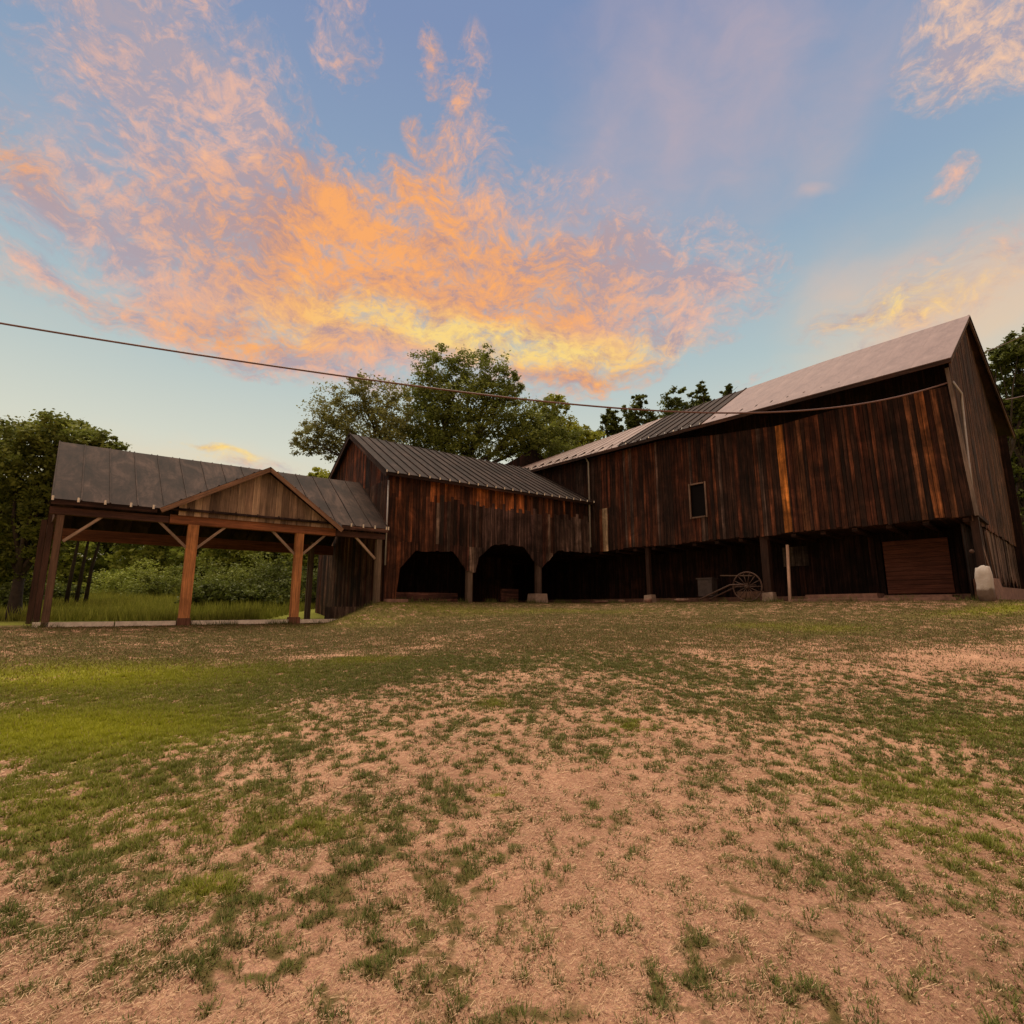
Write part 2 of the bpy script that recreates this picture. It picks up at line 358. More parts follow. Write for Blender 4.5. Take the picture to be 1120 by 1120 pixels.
def straw(n, rmin, rmax, seed):
    r_ = np.random.default_rng(seed)
    r = rmin*(rmax/rmin)**r_.random(n); a = np.radians((r_.random(n)*2-1)*52); x = r*np.sin(a); y = r*np.cos(a)
    c, l = cover(x, y); keep = (fbm(x, y, .5, 3, 91)+(r_.random(n)-.5)*.5-.3*c-.6*np.clip(c+(fine_n(x, y)-.5)*2.6-.66, 0, 1) > .2); x = x[keep]; y = y[keep]; r = r[keep]; M = len(x)
    ln = .009+.034*r_.random(M)**2.4; ln = np.where(r_.random(M) < .012, ln*3.5, ln)
    ln *= np.clip(r/4, .9, 2); w = .0018*np.clip(r/3, .8, 2.4)*(.7+.6*r_.random(M)); d = r_.random(M)*math.pi
    zb = gz(x, y)+.004+r_.random(M)*.008; dz = (r_.random(M)-.3)*.35*ln
    ux = np.cos(d)*ln/2; uy = np.sin(d)*ln/2; vx = -np.sin(d)*w/2; vy = np.cos(d)*w/2
    P = np.empty((M, 4, 3)); P[:, 0] = np.stack([x-ux-vx, y-uy-vy, zb-dz/2], -1); P[:, 1] = np.stack([x+ux-vx, y+uy-vy, zb+dz/2], -1)
    P[:, 2] = np.stack([x+ux+vx, y+uy+vy, zb+dz/2+w*.5], -1); P[:, 3] = np.stack([x-ux+vx, y-uy+vy, zb-dz/2+w*.5], -1)
    t = r_.random((M, 1)); col = np.array([.30, .18, .11])*(1-t)+np.array([.72, .52, .33])*t
    o = fastmesh('straw', P.reshape(-1, 3), 4, col, GRASSM)
    tag(o, 'dry straw stalks scattered over the pinkish dirt', 'straw', None, 'stuff')
straw(200000, 1.5, 12, 5)

# ------------------------------------------------------------------ building frames
dm = np.array([-.68599, .72761, 0]); dn = np.array([.81150, .58436, 0])
def unit(az_x):
    a = math.atan((az_x-560)/(F/math.cos(PITCH))); return np.array([math.sin(a), math.cos(a), 0])
dm = unit(0); dn = unit(1370)
nm = np.array([dm[1], -dm[0], 0]); nn = np.array([-dn[1], dn[0], 0])
OA = at(1070, 565, 16).copy(); OA[2] = 0
def hitp(x, y, P, d):
    n = np.array([d[1], -d[0], 0]); r = ray(x, y); return EYE+r*(np.dot(P-EYE, n)/np.dot(r, n))
OB = hitp(645, 549, OA, dm); OB[2] = 0
def PM(s, w, z): q = OA+dm*s+nm*w; return np.array([q[0], q[1], z])     # main barn frame
def PN(s, w, z): q = OB+dn*s+nn*w; return np.array([q[0], q[1], z])     # carriage barn and open shed frame

def board_wall(PF, s0, s1, w, top, bot, tints, bw=.19, th=.025, gap=.007, axis='s', holes=(), segs=None, jag=.02, drop=0, lean=None):
    """vertical boards; top/bot are functions of s; segs: list of z splits with tint function per segment"""
    m = MB(); s = s0
    while s < s1-.02:
        b = min(s1, s+bw*random.uniform(.75, 1.3)); 
        if s1-b < .06: b = s1
        if random.random() < drop: s = b; continue
        mid = (s+b)/2; pieces = [(s, b, None)]
        off = random.uniform(-.007, .007); g = random.uniform(.4, 1.5)*gap
        jb = random.uniform(-jag, jag)
        zb0, zb1, zt0, zt1 = bot(s)+jb, bot(b)+jb, top(s), top(b)
        ivs = [(zb0, zb1, zt0, zt1)]
        for (h0, h1, z0, z1) in holes:
            if h0-.02 < mid < h1+.02:
                ivs = [(zb0, zb1, z0, z0), (z1, z1, zt0, zt1)]
        uo = (random.uniform(0, 60), random.uniform(0, 60))
        for (a0, a1, c0, c1) in ivs:
            cuts = [z for z in ((segs(mid) if segs else []) ) if max(a0, a1)+.05 < z < min(c0, c1)-.05]
            lv = [(a0, a1)]+[(z, z) for z in cuts]+[(c0, c1)]
            for (l0, l1), (u0, u1) in zip(lv[:-1], lv[1:]):
                t = tints(mid, (l0+u0)/2)
                def q(ss, ww, z):
                    e = lean(ss, z) if lean else 0
                    return PF(ss+e, ww, z) if axis == 's' else PF(ww, ss, z)
                wa, wb = w+off, w+off+th
                if axis != 's': wa, wb = w-off, w-off-th
                p = [q(s+g, wa, l0), q(b-g, wa, l1), q(b-g, wb, l1), q(s+g, wb, l0), q(s+g, wa, u0), q(b-g, wa, u1), q(b-g, wb, u1), q(s+g, wb, u0)]
                m.hexa(p, t, (uo[0], uo[1]+l0))
        s = b
    return m
def pick(*ts):
    c = random.choice(ts); k = random.uniform(.65, 1.35); return tuple(x*k for x in c)
D0 = (.036, .015, .009); D1 = (.074, .023, .011); D2 = (.108, .036, .016); D3 = (.12, .048, .021); GR = (.085, .052, .040); PALE = (.20, .135, .10); OR = (.23, .082, .028)

def ribs_panel(m, E0, E1, R0, R1, th, rib_w, rib_h, spacing, tint=(.5,)*3, sag=0, nu=8):
    """a roof slope from eave line E0-E1 to ridge line R0-R1 with standing seams"""
    E0, E1, R0, R1 = [np.array(q, float) for q in (E0, E1, R0, R1)]
    n = np.cross(E1-E0, R0-E0); n /= np.linalg.norm(n)
    if n[2] < 0: n = -n
    L = np.linalg.norm(E1-E0); H = np.linalg.norm(R0-E0)
    for k in range(nu):
        a, c = k/nu, (k+1)/nu
        def z(t): return -n*sag*4*t*(1-t)
        ea, ec, ra, rc = E0+(E1-E0)*a, E0+(E1-E0)*c, R0+(R1-R0)*a+z(a), R0+(R1-R0)*c+z(c)
        i = len(m.v); m.v += [tuple(p) for p in (ea, ec, rc, ra, ea-n*th, ec-n*th, rc-n*th, ra-n*th)]
        fs = [(0, 1, 2, 3), (7, 6, 5, 4), (0, 4, 5, 1), (3, 2, 6, 7)]
        if k == 0: fs.append((0, 3, 7, 4))
        if k == nu-1: fs.append((1, 5, 6, 2))
        uvm = {0: (a*L, 0), 1: (c*L, 0), 2: (c*L, H), 3: (a*L, H), 4: (a*L, 0), 5: (c*L, 0), 6: (c*L, H), 7: (a*L, H)}
        for f in fs: m.f.append(tuple(i+j for j in f)); m.uv += [uvm[j] for j in f]; m.t += [tint]*len(f)
    if spacing:
        k = int(L/spacing)
        for j in range(k+1):
            t = min(.998, max(.002, j/k)); a = E0+(E1-E0)*t; c = R0+(R1-R0)*t-n*sag*4*t*(1-t)
            m.beam(a+n*(rib_h/2-.002), c+n*(rib_h/2-.002), rib_w, rib_h, tint, side=(E1-E0))

# ================================================================== MAIN BARN
barn = empty('barn', PM(7, 5, 1.88))
tag(barn, 'large dark brown forebay barn with pale tin roof at the right', 'barn')
ZF = 4.38; ZE = 9.36; SL = 24.0
lean = lambda s, z: .17*max(0, (z-ZF))/5*math.exp(-max(0, s)/2.5)
def t_main(s, z):
    if 5.28 < s < 5.58: return (.42, .15, .03)
    if 4.72 < s < 5.0: return pick(D3, D2)
    if 13.75 < s < 14.1 and z < 6.5: return (.50, .36, .22)
    if .15 < s < 1.75: return pick(*[(OR,), (D0,), (D3,), (D1, D0)][int(s/.2) % 4])
    if 2.7 < s < 3.9: return pick(D2, D1, D0, D3)
    if s > 14.2: return pick(D0, D0, GR)
    if random.random() < .12: return pick(GR)
    if 8.0 < s < 13: return pick(D1, D1, D2, D0)
    return pick(D0, D1, D0, D2)
def seg_main(s): return [6.45+random.uniform(-.1, .1)] if 13.6 < s < 14.2 else []
# board edges fixed so the bright replacement boards get their own board
wm = None
m = MB()
ftop = lambda s: float(np.interp(s, [0, 1.3, 3.5, 5.5, 8, 10.5, 30], [8.6, 8.66, 8.72, 8.62, 8.85, 9.2, 9.25]))
for a, c, bw in ((0, 4.9, .2), (4.9, 5.3, .19), (5.3, 5.58, .4), (5.58, 13.77, .2), (13.77, 14.08, .4), (14.08, SL, .2)):
    q = board_wall(PM, a, c, 0, ftop, lambda s: ZF+.02*math.sin(s*1.7), t_main, bw=bw if bw > .3 else .155, holes=[(8.62, 9.28, 5.45, 6.85)] if a == 5.58 else (), segs=seg_main, jag=.03, lean=lean)
    i = len(m.v); m.v += q.v; m.f += [tuple(k+i for k in f) for f in q.f]; m.uv += q.uv; m.t += q.t
m.build('front_wall', WOOD, barn)
win = empty('window', PM(8.95, 0, 6.1)); win.parent = barn; win.matrix_parent_inverse = barn.matrix_world.inverted()
m = MB(); fc = (.2, .13, .095)
for a, c in (((9.33, -.04, 5.38), (9.33, -.04, 6.92)), ((8.6, -.04, 5.38), (8.6, -.04, 6.92)), ((9.27, -.04, 5.42), (8.66, -.04, 5.42)), ((9.27, -.04, 6.88), (8.66, -.04, 6.88))):
    m.beam(PM(*a), PM(*c), .06, .05, fc, side=dm if a[0] == c[0] else (0, 0, 1))
m.build('frame', TIMBER, win)
m = MB(); m.poly([PM(9.3, .06, 5.4), PM(8.62, .06, 5.4), PM(8.62, .06, 6.9), PM(9.3, .06, 6.9)], [(0, 0), (1, 0), (1, 1), (0, 1)]); m.build('pane', GLASS, win)
board_wall(PM, .25, SL, .75, lambda s: 9.7, lambda s: 8.2, lambda s, z: (.02, .009, .006), bw=.3, gap=0).build('inner_wall', WOOD, barn)  # near-black boards: shade of the open gap under the eave put into colour
# forebay floor and joist line
m = MB(); m.hexa([PM(0, .05, ZF-.02), PM(SL, .05, ZF-.02), PM(SL, 2.7, ZF-.02), PM(0, 2.7, ZF-.02), PM(0, .05, ZF+.1), PM(SL, .05, ZF+.1), PM(SL, 2.7, ZF+.1), PM(0, 2.7, ZF+.1)], D0); 
for k in range(24): m.beam(PM(.3+k, .06, ZF-.1), PM(.3+k, 2.4, ZF-.1), .12, .16, D0)
m.build('forebay_floor', WOOD, barn)
# stable wall
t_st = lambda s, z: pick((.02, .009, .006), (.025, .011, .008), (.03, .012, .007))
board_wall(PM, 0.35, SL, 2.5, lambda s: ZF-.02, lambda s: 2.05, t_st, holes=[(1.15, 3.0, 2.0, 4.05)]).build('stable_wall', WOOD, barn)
m = MB()
for z in np.arange(2.12, 4.0, .16):
    m.beam(PM(1.12, 2.44, z+.07), PM(3.04, 2.44, z+.07), .150, .04, (.15, .055, .032))
m.build('stable_door', TIMBER, barn)
m = MB(); m.hexa([PM(.3, 2.2, 1.6), PM(SL, 2.2, 1.6), PM(SL, 2.75, 1.6), PM(.3, 2.75, 1.6), PM(.3, 2.2, 2.07), PM(SL, 2.2, 2.07), PM(SL, 2.75, 2.07), PM(.3, 2.75, 2.07)]); m.build('foundation', STONE, barn)
m = MB()
for (a, c, w0, w1, z) in ((.75, 5.6, -.15, .4, 1.93), (2.9, 5.3, .45, 1.2, 2.1), (.9, 2.85, .45, 1.5, 2.02)):
    m.hexa([PM(a, w0, 1.6), PM(c, w0, 1.6), PM(c, w1, 1.6), PM(a, w1, 1.6), PM(a+.06, w0, z), PM(c-.08, w0+.02, z-.02), PM(c-.05, w1, z), PM(a, w1, z)])
m.build('stone_apron', STONE, barn)
# posts under the forebay
for (s, wd) in ((6.42, .28), (11.7, .18), (.12, .2)):
    m = MB(); m.beam(PM(s, .22, 2.05 if s > 1 else 1.8), PM(s, .22, ZF-.01), wd, wd, (.035, .016, .01), side=dm)
    pst = m.build('post', TIMBER, barn)
    if s > 1:
        m = MB(); q = .22; m.hexa([PM(s-q, .22-q, 1.7), PM(s+q, .22-q, 1.7), PM(s+q, .22+q, 1.7), PM(s-q, .22+q, 1.7), PM(s-.19, .03, 2.2), PM(s+.2, .05, 2.17), PM(s+.19, .4, 2.2), PM(s-.18, .4, 2.2)])
        m.build('footing', CONC, pst)
# gable wall (right) : the plane skews slightly
ER = (.02, -.5, 9.35); WR = 5.4; RZ = 13.08; WB = 10.9
gs = lambda w: .16-.022*(w)
def gtop(w): return 9.45+(RZ-9.45-.12)*(1-abs(w-WR)/(WR+.3)) 
def t_g(w, z): return pick((.11, .05, .028), (.13, .06, .034), (.07, .03, .017), (.16, .08, .046)) if z < 8.8 else pick(D1, (.07, .03, .017), (.10, .05, .03))
def PG(w_, s_, z): return PM(gs(s_)+w_, s_, z)
def Pgab(ww, ss, z): return PM(gs(ss)+ww, ss, z)
board_wall(lambda a, s_, z: Pgab(a, s_, z), 0.02, WB, 0, gtop, lambda w: 4.25, t_g, bw=.21, axis='w', segs=lambda s: [8.9], jag=.05).build('gable_wall', WOOD, barn)
m = MB()
for (w0, w1, z0, z1) in ((2.3, 3.0, 5.9, 7.4), (5.5, 6.1, 5.5, 7.3), (4.3, 4.8, 10.0, 11.2)):
    m = MB(); m.hexa([Pgab(-.03, w0, z0), Pgab(-.03, w1, z0), Pgab(-.005, w1, z0), Pgab(-.005, w0, z0), Pgab(-.03, w0, z1), Pgab(-.03, w1, z1), Pgab(-.005, w1, z1), Pgab(-.005, w0, z1)], (.05, .025, .018))
    m.build('shutter', WOOD, barn)
board_wall(lambda a, s_, z: Pgab(a+.06, s_, z), 1.2, WB, 0, lambda w: 4.25, lambda w: 2.55+.25*math.sin(w*5), lambda w, z: pick((.16, .095, .07), D0, (.22, .15, .11)), bw=.24, gap=.03, axis='w', jag=.12, drop=.12).build('lower_gable_wall', WOOD, barn)
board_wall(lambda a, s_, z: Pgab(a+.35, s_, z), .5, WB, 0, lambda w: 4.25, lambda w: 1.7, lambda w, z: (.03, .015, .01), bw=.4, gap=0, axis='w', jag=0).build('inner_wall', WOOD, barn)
m = MB(); m.beam(Pgab(-.05, .3, 3.95), Pgab(-.05, 1.7, 2.55), .16, .06, (.27, .16, .11)); m.build('loose_plank', TIMBER, barn); m = MB(); m.beam(Pgab(-.03, 2.3, 4.1), Pgab(-.03, 2.9, 2.6), .14, .05, (.25, .16, .12)); m.build('loose_plank', TIMBER, barn)
m = MB(); m.hexa([Pgab(-.25, .75, 1.5), Pgab(.3, .75, 1.5), Pgab(.3, 3.2, 1.5), Pgab(-.3, 3.2, 1.5), Pgab(-.15, .9, 2.5), Pgab(.3, .9, 2.5), Pgab(.3, 2.6, 2.62), Pgab(-.15, 2.5, 2.55)])
m.hexa([Pgab(-.12, 3.25, 1.5), Pgab(.3, 3.25, 1.5), Pgab(.3, WB, 1.5), Pgab(-.12, WB, 1.5), Pgab(-.1, 3.25, 2.3), Pgab(.3, 3.25, 2.3), Pgab(.3, WB, 2.4), Pgab(-.1, WB, 2.4)])
m.build('stone_base', STONE, barn)
board_wall(PM, -.4, SL, WB, lambda s: 9.3, lambda s: 1.6, t_st, bw=.5, gap=0).build('rear_wall', WOOD, barn)
board_wall(lambda a, s_, z: PM(SL-a, s_, z), 0, WB, 0, gtop, lambda w: 1.6, t_st, bw=.4, gap=0, axis='w').build('gable_wall', WOOD, barn)
# corner: pole, conduit, meter
m = MB(); m.beam(PM(.02, -.06, ZF-.02), PM(.2, -.05, 9.2), .1, .05, (.2, .15, .12), side=dm); m.build('corner_board', TIMBER, barn)
m = MB(); m.tube([Pgab(-.04, .1, 8.75), Pgab(-.16, .5, 8.42), Pgab(-.13, .62, 8.2), Pgab(-.08, .48, 6.3), Pgab(-.06, .3, 4.2)], .038, 10); m.build('conduit', GALV, barn, True)
m = MB(); m.tube([Pgab(-.06, .3, 4.2), Pgab(-.06, .3, 1.7)], .06, 10, (.06, .035, .025)); m.build('corner_pole', WOOD, barn, True)
m = MB(); m.tube([PM(.28, .1, 3.3), PM(.28, .03, 3.3)], .06, 14); m.build('electric_meter', RUST, barn, True)
m = MB(); m.tube([PM(14.82, -.06, 4.6), PM(14.82, -.06, 9.0), PM(14.84, -.3, 9.25)], .045, 10); m.build('downspout', GALV, barn, True)
m = MB(); m.hexa([PM(5.6, 2.38, 3.3), PM(6.6, 2.38, 3.3), PM(6.6, 2.42, 3.3), PM(5.6, 2.42, 3.3), PM(5.6, 2.38, 4.1), PM(6.6, 2.38, 4.1), PM(6.6, 2.42, 4.1), PM(5.6, 2.42, 4.1)], (.11, .085, .07)); m.build('plank_patch', WOOD, barn)
# roof : three tin sections on the yard side, one at the back
rf = MB(); rzl = 11.95
def rz(s): return RZ-.02*s if s < 5 else RZ-.1-(s-5)*.055*1.05
RL_ = rz(SL)
def eave(s): return PM(s+.02, -.5, 9.35-.006*s)
def ridge(s): return PM(s-.2, WR, rz(s))
roof = empty('roof', PM(8, WR, 11)); roof.parent = barn; roof.matrix_parent_inverse = barn.matrix_world.inverted()
s1, s2 = 8.35, 12.6; r1, r2 = 8.9, 13.5
for a, c, ra, rc, mat, rw, rh, sp, lab in ((0, s1, 0, r1, TIN_LIGHT, .012, .004, .8, 'smooth pinkish tin section nearest the gable'),
                                 (s1+.02, s2, r1+.02, r2, TIN_OLD, .05, .05, .42, 'dark brown ribbed tin section'),
                                 (s2+.02, SL, r2+.02, SL, TIN_GREY, .025, .02, .5, 'pale grey ribbed tin section')):
    q = MB(); k = 8
    for j in range(k):
        u0, u1 = j/k, (j+1)/k
        ribs_panel(q, eave(a+(c-a)*u0), eave(a+(c-a)*u1), ridge(ra+(rc-ra)*u0), ridge(ra+(rc-ra)*u1), .03, rw, rh, sp, nu=1)
    o = q.build('tin_section', mat, roof); o['label'] = lab
q = MB(); ribs_panel(q, PM(SL, 11.4, 9.3), PM(-.68, 11.4, 9.35), PM(SL-.2, WR+.02, RL_), PM(-.2, WR+.02, RZ), .03, .04, .04, .6); o = q.build('tin_section', TIN_OLD, roof); o['label'] = 'rear slope of the roof'
m = MB()
m.beam(PM(.06, -.46, 9.24), PM(-.14, WR, RZ-.12), .16, .05, (.12, .07, .05)); m.beam(PM(-.14, WR, RZ-.12), PM(-.62, 11.35, 9.24), .16, .05, (.12, .07, .05))
m.beam(eave(0)-[0, 0, .1], eave(SL)-[0, 0, .1], .12, .04, D0)
for k in range(40): s = .3+k*.6; m.beam(PM(s, -.44, 9.28-.006*s), PM(s, .3, 9.28+.5-.006*s), .12, .06, D0)
m.build('fascia', WOOD, roof)
for k in range(30):
    s = 8.4+k*.42
    if s > SL-.2: break
    m = MB(); p = eave(s); m.beam(p+[0, 0, .0], p+[0, 0, .07]+nm*.03, .05, .03); m.build('seam_end', GALV if k % 3 else WHITE, roof)

# ================================================================== CARRIAGE BARN (middle)
cb = empty('carriage_barn', PN(-5.5, 4, 1.88))
tag(cb, 'low brown board barn with arched openings between the open shed and the large barn', 'barn')
ARCH = [(-10.42, 1.7), (-10.36, 3.05), (-9.66, 3.82), (-7.98, 3.88), (-7.3, 3.2), (-7.26, 1.8)]
def cbot(s):
    pts = [(-10.9, 1.75), (-10.44, 1.75), (-10.43, 3.0), (-9.64, 3.82), (-7.98, 3.9), (-7.34, 3.25), (-7.33, 3.1), (-6.82, 3.1), (-6.81, 3.6), (-5.92, 4.36), (-4.3, 4.38), (-3.5, 3.55), (-3.16, 3.45), (-2.21, 4.3), (0.2, 4.33)]
    return float(np.interp(s, [p[0] for p in pts], [p[1] for p in pts]))
def t_cb(s, z):
    if z > 6.05 and s > -9.0: return pick((.34, .105, .032), (.22, .07, .024), (.12, .04, .018)) if s < -4.2 else pick((.2, .065, .025), (.09, .035, .02), D0)
    if s < -9.9: return pick((.17, .055, .022), (.10, .035, .017))
    if s < -8.8: return pick((.11, .038, .018), (.08, .028, .014))
    if s > -2.4: return pick((.21, .145, .12), (.10, .06, .048), (.14, .09, .072))
    if -6.6 < s < -3.2: return pick((.065, .036, .03), (.05, .027, .023), (.08, .046, .038))
    return pick((.085, .038, .025), GR, (.07, .026, .017), PALE, D0)
board_wall(PN, -10.88, -.02, 0, lambda s: 6.82, cbot, t_cb, bw=.16, segs=lambda s: [4.15+random.uniform(-.02, .02), 6.05+random.uniform(-.22, .2)], jag=.03).build('front_wall', WOOD, cb)
mid_top = lambda w: 6.82+(9.42-6.82)*(1-abs(w-4.18)/4.4)
board_wall(PN, 0, 8.5, -10.88, mid_top, lambda w: 1.0, lambda w, z: pick((.22, .062, .024), (.12, .038, .017), D1, D0) if z > 6.6 else pick((.11, .055, .035), D1, D0, (.13, .07, .045)), bw=.2, axis='w', segs=lambda s: [6.6], jag=.02).build('gable_wall', WOOD, cb)
board_wall(PN, -10.85, 2, 8.5, lambda s: 6.9, lambda s: 1.0, t_st, bw=.5, gap=0).build('rear_wall', WOOD, cb)
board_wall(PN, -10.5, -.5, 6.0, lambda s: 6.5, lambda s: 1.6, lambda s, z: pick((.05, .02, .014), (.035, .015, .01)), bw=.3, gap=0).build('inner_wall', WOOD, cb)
m = MB(); m.hexa([PN(-10.8, .2, 1.65), PN(-.2, .2, 1.65), PN(-.2, .3, 1.65), PN(-10.8, .3, 1.65), PN(-10.8, .2, 1.98), PN(-7.3, .2, 1.98), PN(-7.3, .3, 1.98), PN(-10.8, .3, 1.98)][:8], (.10, .045, .03)); 
m = MB(); m.beam(PN(-10.5, .9, 2.05), PN(-7.2, .9, 2.05), .35, .1, (.12, .05, .035)); m.build('inner_board', WOOD, cb); m = MB(); m.beam(PN(-4.4, 1.6, 2.2), PN(-3.4, 1.6, 2.2), .6, .1, (.12, .05, .035)); m.build('inner_board', WOOD, cb)
m = MB(); m.hexa([PN(-10.9, .05, 4.45), PN(0, .05, 4.45), PN(0, 8.4, 4.45), PN(-10.9, 8.4, 4.45), PN(-10.9, .05, 4.6), PN(0, .05, 4.6), PN(0, 8.4, 4.6), PN(-10.9, 8.4, 4.6)], D0); m.build('loft_floor', WOOD, cb)
for s, z0, t, wd in ((-7.08, 1.7, (.17, .12, .085), .24), (-3.32, 2.2, (.09, .06, .045), .26), (-10.62, 1.7, (.13, .06, .035), .2)):
    m = MB(); m.beam(PN(s, .14, z0), PN(s, .14, 4.4), wd, .2, t, side=dn); p = m.build('post', TIMBER, cb)
    if s == -3.32:
        m = MB(); m.hexa([PN(s-.42, -.15, 1.6), PN(s+.38, -.15, 1.6), PN(s+.38, .5, 1.6), PN(s-.42, .5, 1.6), PN(s-.36, -.1, 2.25), PN(s+.33, -.1, 2.25), PN(s+.33, .45, 2.25), PN(s-.36, .45, 2.25)]); m.build('footing', CONC, p)
m = MB(); m.tube([PN(-10.93, -.06, 3.2), PN(-10.93, -.06, 6.5)], .03, 8); m.build('pipe', GALV, cb, True)
roof = empty('roof', PN(-5, 4, 8)); roof.parent = cb; roof.matrix_parent_inverse = cb.matrix_world.inverted()
q = MB(); ribs_panel(q, PN(-11.15, -.32, 6.78), PN(.02, -.32, 6.86), PN(-11.15, 4.18, 9.5), PN(-.53, 4.18, 9.46), .03, .045, .05, .46, sag=.02)
q.build('tin_sheet', TIN_DARK, roof)
q = MB(); ribs_panel(q, PN(-.5, 8.8, 6.8), PN(-11.15, 8.8, 6.8), PN(-1.2, 4.2, 9.46), PN(-11.15, 4.2, 9.5), .03, .045, .05, .46); q.build('tin_sheet', TIN_DARK, roof)
m = MB(); m.beam(PN(-11.12, -.3, 6.66), PN(-11.12, 4.1, 9.33), .15, .05, (.07, .035, .025)); m.beam(PN(-11.12, 4.26, 9.33), PN(-11.12, 8.7, 6.7), .15, .05, (.07, .035, .025))
m.beam(PN(-11.1, -.28, 6.7), PN(0, -.28, 6.78), .12, .04, D0); m.build('fascia', WOOD, roof)
for k in range(25):
    t = k/24; p = PN(-11.13+11.1*t, -.335, 6.79+.08*t); m = MB(); m.beam(p-[0, 0, .04], p+[0, 0, .055], .045, .03); m.build('seam_end', WHITE, roof)

# ================================================================== OPEN SHED (left)
sh = empty('open_shed', PN(-16, 2.5, 1.1))
tag(sh, 'open sided timber shed with a small front gable and dark tin roof', 'shed')
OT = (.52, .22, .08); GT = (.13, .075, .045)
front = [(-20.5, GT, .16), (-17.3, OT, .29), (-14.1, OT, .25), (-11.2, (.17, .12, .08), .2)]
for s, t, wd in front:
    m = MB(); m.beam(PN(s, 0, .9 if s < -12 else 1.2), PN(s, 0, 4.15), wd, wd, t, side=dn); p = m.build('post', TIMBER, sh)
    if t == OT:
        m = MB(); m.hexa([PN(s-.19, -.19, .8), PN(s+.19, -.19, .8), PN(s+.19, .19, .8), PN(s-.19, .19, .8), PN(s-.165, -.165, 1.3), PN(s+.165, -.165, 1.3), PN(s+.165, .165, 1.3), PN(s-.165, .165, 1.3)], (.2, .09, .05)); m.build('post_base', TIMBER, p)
for (s, w) in ((-21.1, 3.0), (-21.25, 6.0), (-20.8, 1.4), (-17.0, 6.0), (-12.5, 4.0), (-12.25, 5.2)):
    if s == -17.0: continue
    m = MB(); m.beam(PN(s, w, .8), PN(s, w, 4.35), .14, .14, (.16, .11, .075) if s > -15 else (.07, .034, .022), side=dn); m.build('post', TIMBER, sh)
m = MB(); m.beam(PN(-17.95, -.02, 4.28), PN(-12.9, -.02, 4.28), .26, .26, (.30, .11, .045)); m.build('beam', TIMBER, sh)
m = MB(); m.beam(PN(-20.75, 0, 4.26), PN(-17.97, 0, 4.26), .2, .22, (.09, .04, .028)); m.build('beam', TIMBER, sh); m = MB(); m.beam(PN(-12.88, 0, 4.26), PN(-11.0, 0, 4.26), .2, .22, (.09, .04, .028)); m.build('beam', TIMBER, sh)
m = MB(); m.beam(PN(-21.3, 6, 4.25), PN(-11.0, 6, 4.25), .42, .2, (.2, .075, .035)); m.build('beam', TIMBER, sh)
m = MB(); m.beam(PN(-20.55, .05, 4.2), PN(-21.25, 6, 4.2), .26, .18, (.08, .04, .028)); m.build('beam', TIMBER, sh)
for s, l, r in ((-20.5, 0, 1), (-17.3, 1, 1), (-14.1, 1, 1), (-11.2, 1, 0)):
    for on, sg in ((l, -1), (r, 1)):
        if on: m = MB(); m.beam(PN(s+sg*.12, 0, 3.42), PN(s+sg*.92, 0, 4.2), .075, .075, (.40, .28, .2)); m.build('brace', TIMBER, sh)
for k, (a, c) in enumerate(((-20.75, -19.0), (-18.97, -17.5), (-17.1, -14.27), (-13.93, -11.6))):
    m = MB(); m.hexa([PN(a, -.08, .8), PN(c, -.08, .8), PN(c, .1, .8), PN(a, .1, .8), PN(a, -.08, 1.22), PN(c, -.08, 1.22), PN(c, .1, 1.22), PN(a, .1, 1.22)]); m.build('sill', WHITE, sh)
# roof
roof = empty('roof', PN(-16, 2.5, 6)); roof.parent = sh; roof.matrix_parent_inverse = sh.matrix_world.inverted()
EZ = 4.55; SR = 6.95; sw = lambda w: (w+.32)/3.32
q = MB(); ribs_panel(q, PN(-20.74, -.32, EZ), PN(-10.95, -.32, EZ), PN(-21.05, 3.0, SR), PN(-10.95, 3.0, SR+.03), .03, .03, .035, .62, sag=.03); q.build('tin_sheet', TIN_SHED, roof)
q = MB(); ribs_panel(q, PN(-10.95, 6.5, 4.5), PN(-21.35, 6.5, 4.5), PN(-10.95, 3.03, SR+.02), PN(-21.05, 3.03, SR-.01), .03, .03, .035, .62); q.build('tin_sheet', TIN_SHED, roof)
m = MB(); m.beam(PN(-20.72, -.3, EZ-.1), PN(-21.03, 3, SR-.1), .14, .04, (.07, .04, .03)); m.beam(PN(-21.03, 3, SR-.1), PN(-21.33, 6.45, 4.4), .14, .04, (.07, .04, .03))
m.beam(PN(-20.72, -.3, EZ-.09), PN(-18.3, -.3, EZ-.09), .13, .04, D0); m.beam(PN(-12.85, -.3, EZ-.09), PN(-10.97, -.3, EZ-.09), .13, .04, (.14, .07, .05))
for k in range(17):
    s = -20.5+k*.59; m.beam(PN(s, -.2, EZ-.02), PN(s-.02*(k < 5), 3, SR-.12), .12, .05, D0); m.beam(PN(s-.1, 6.3, 4.5), PN(s, 3, SR-.12), .12, .05, D0)
m.build('rafters', WOOD, roof)
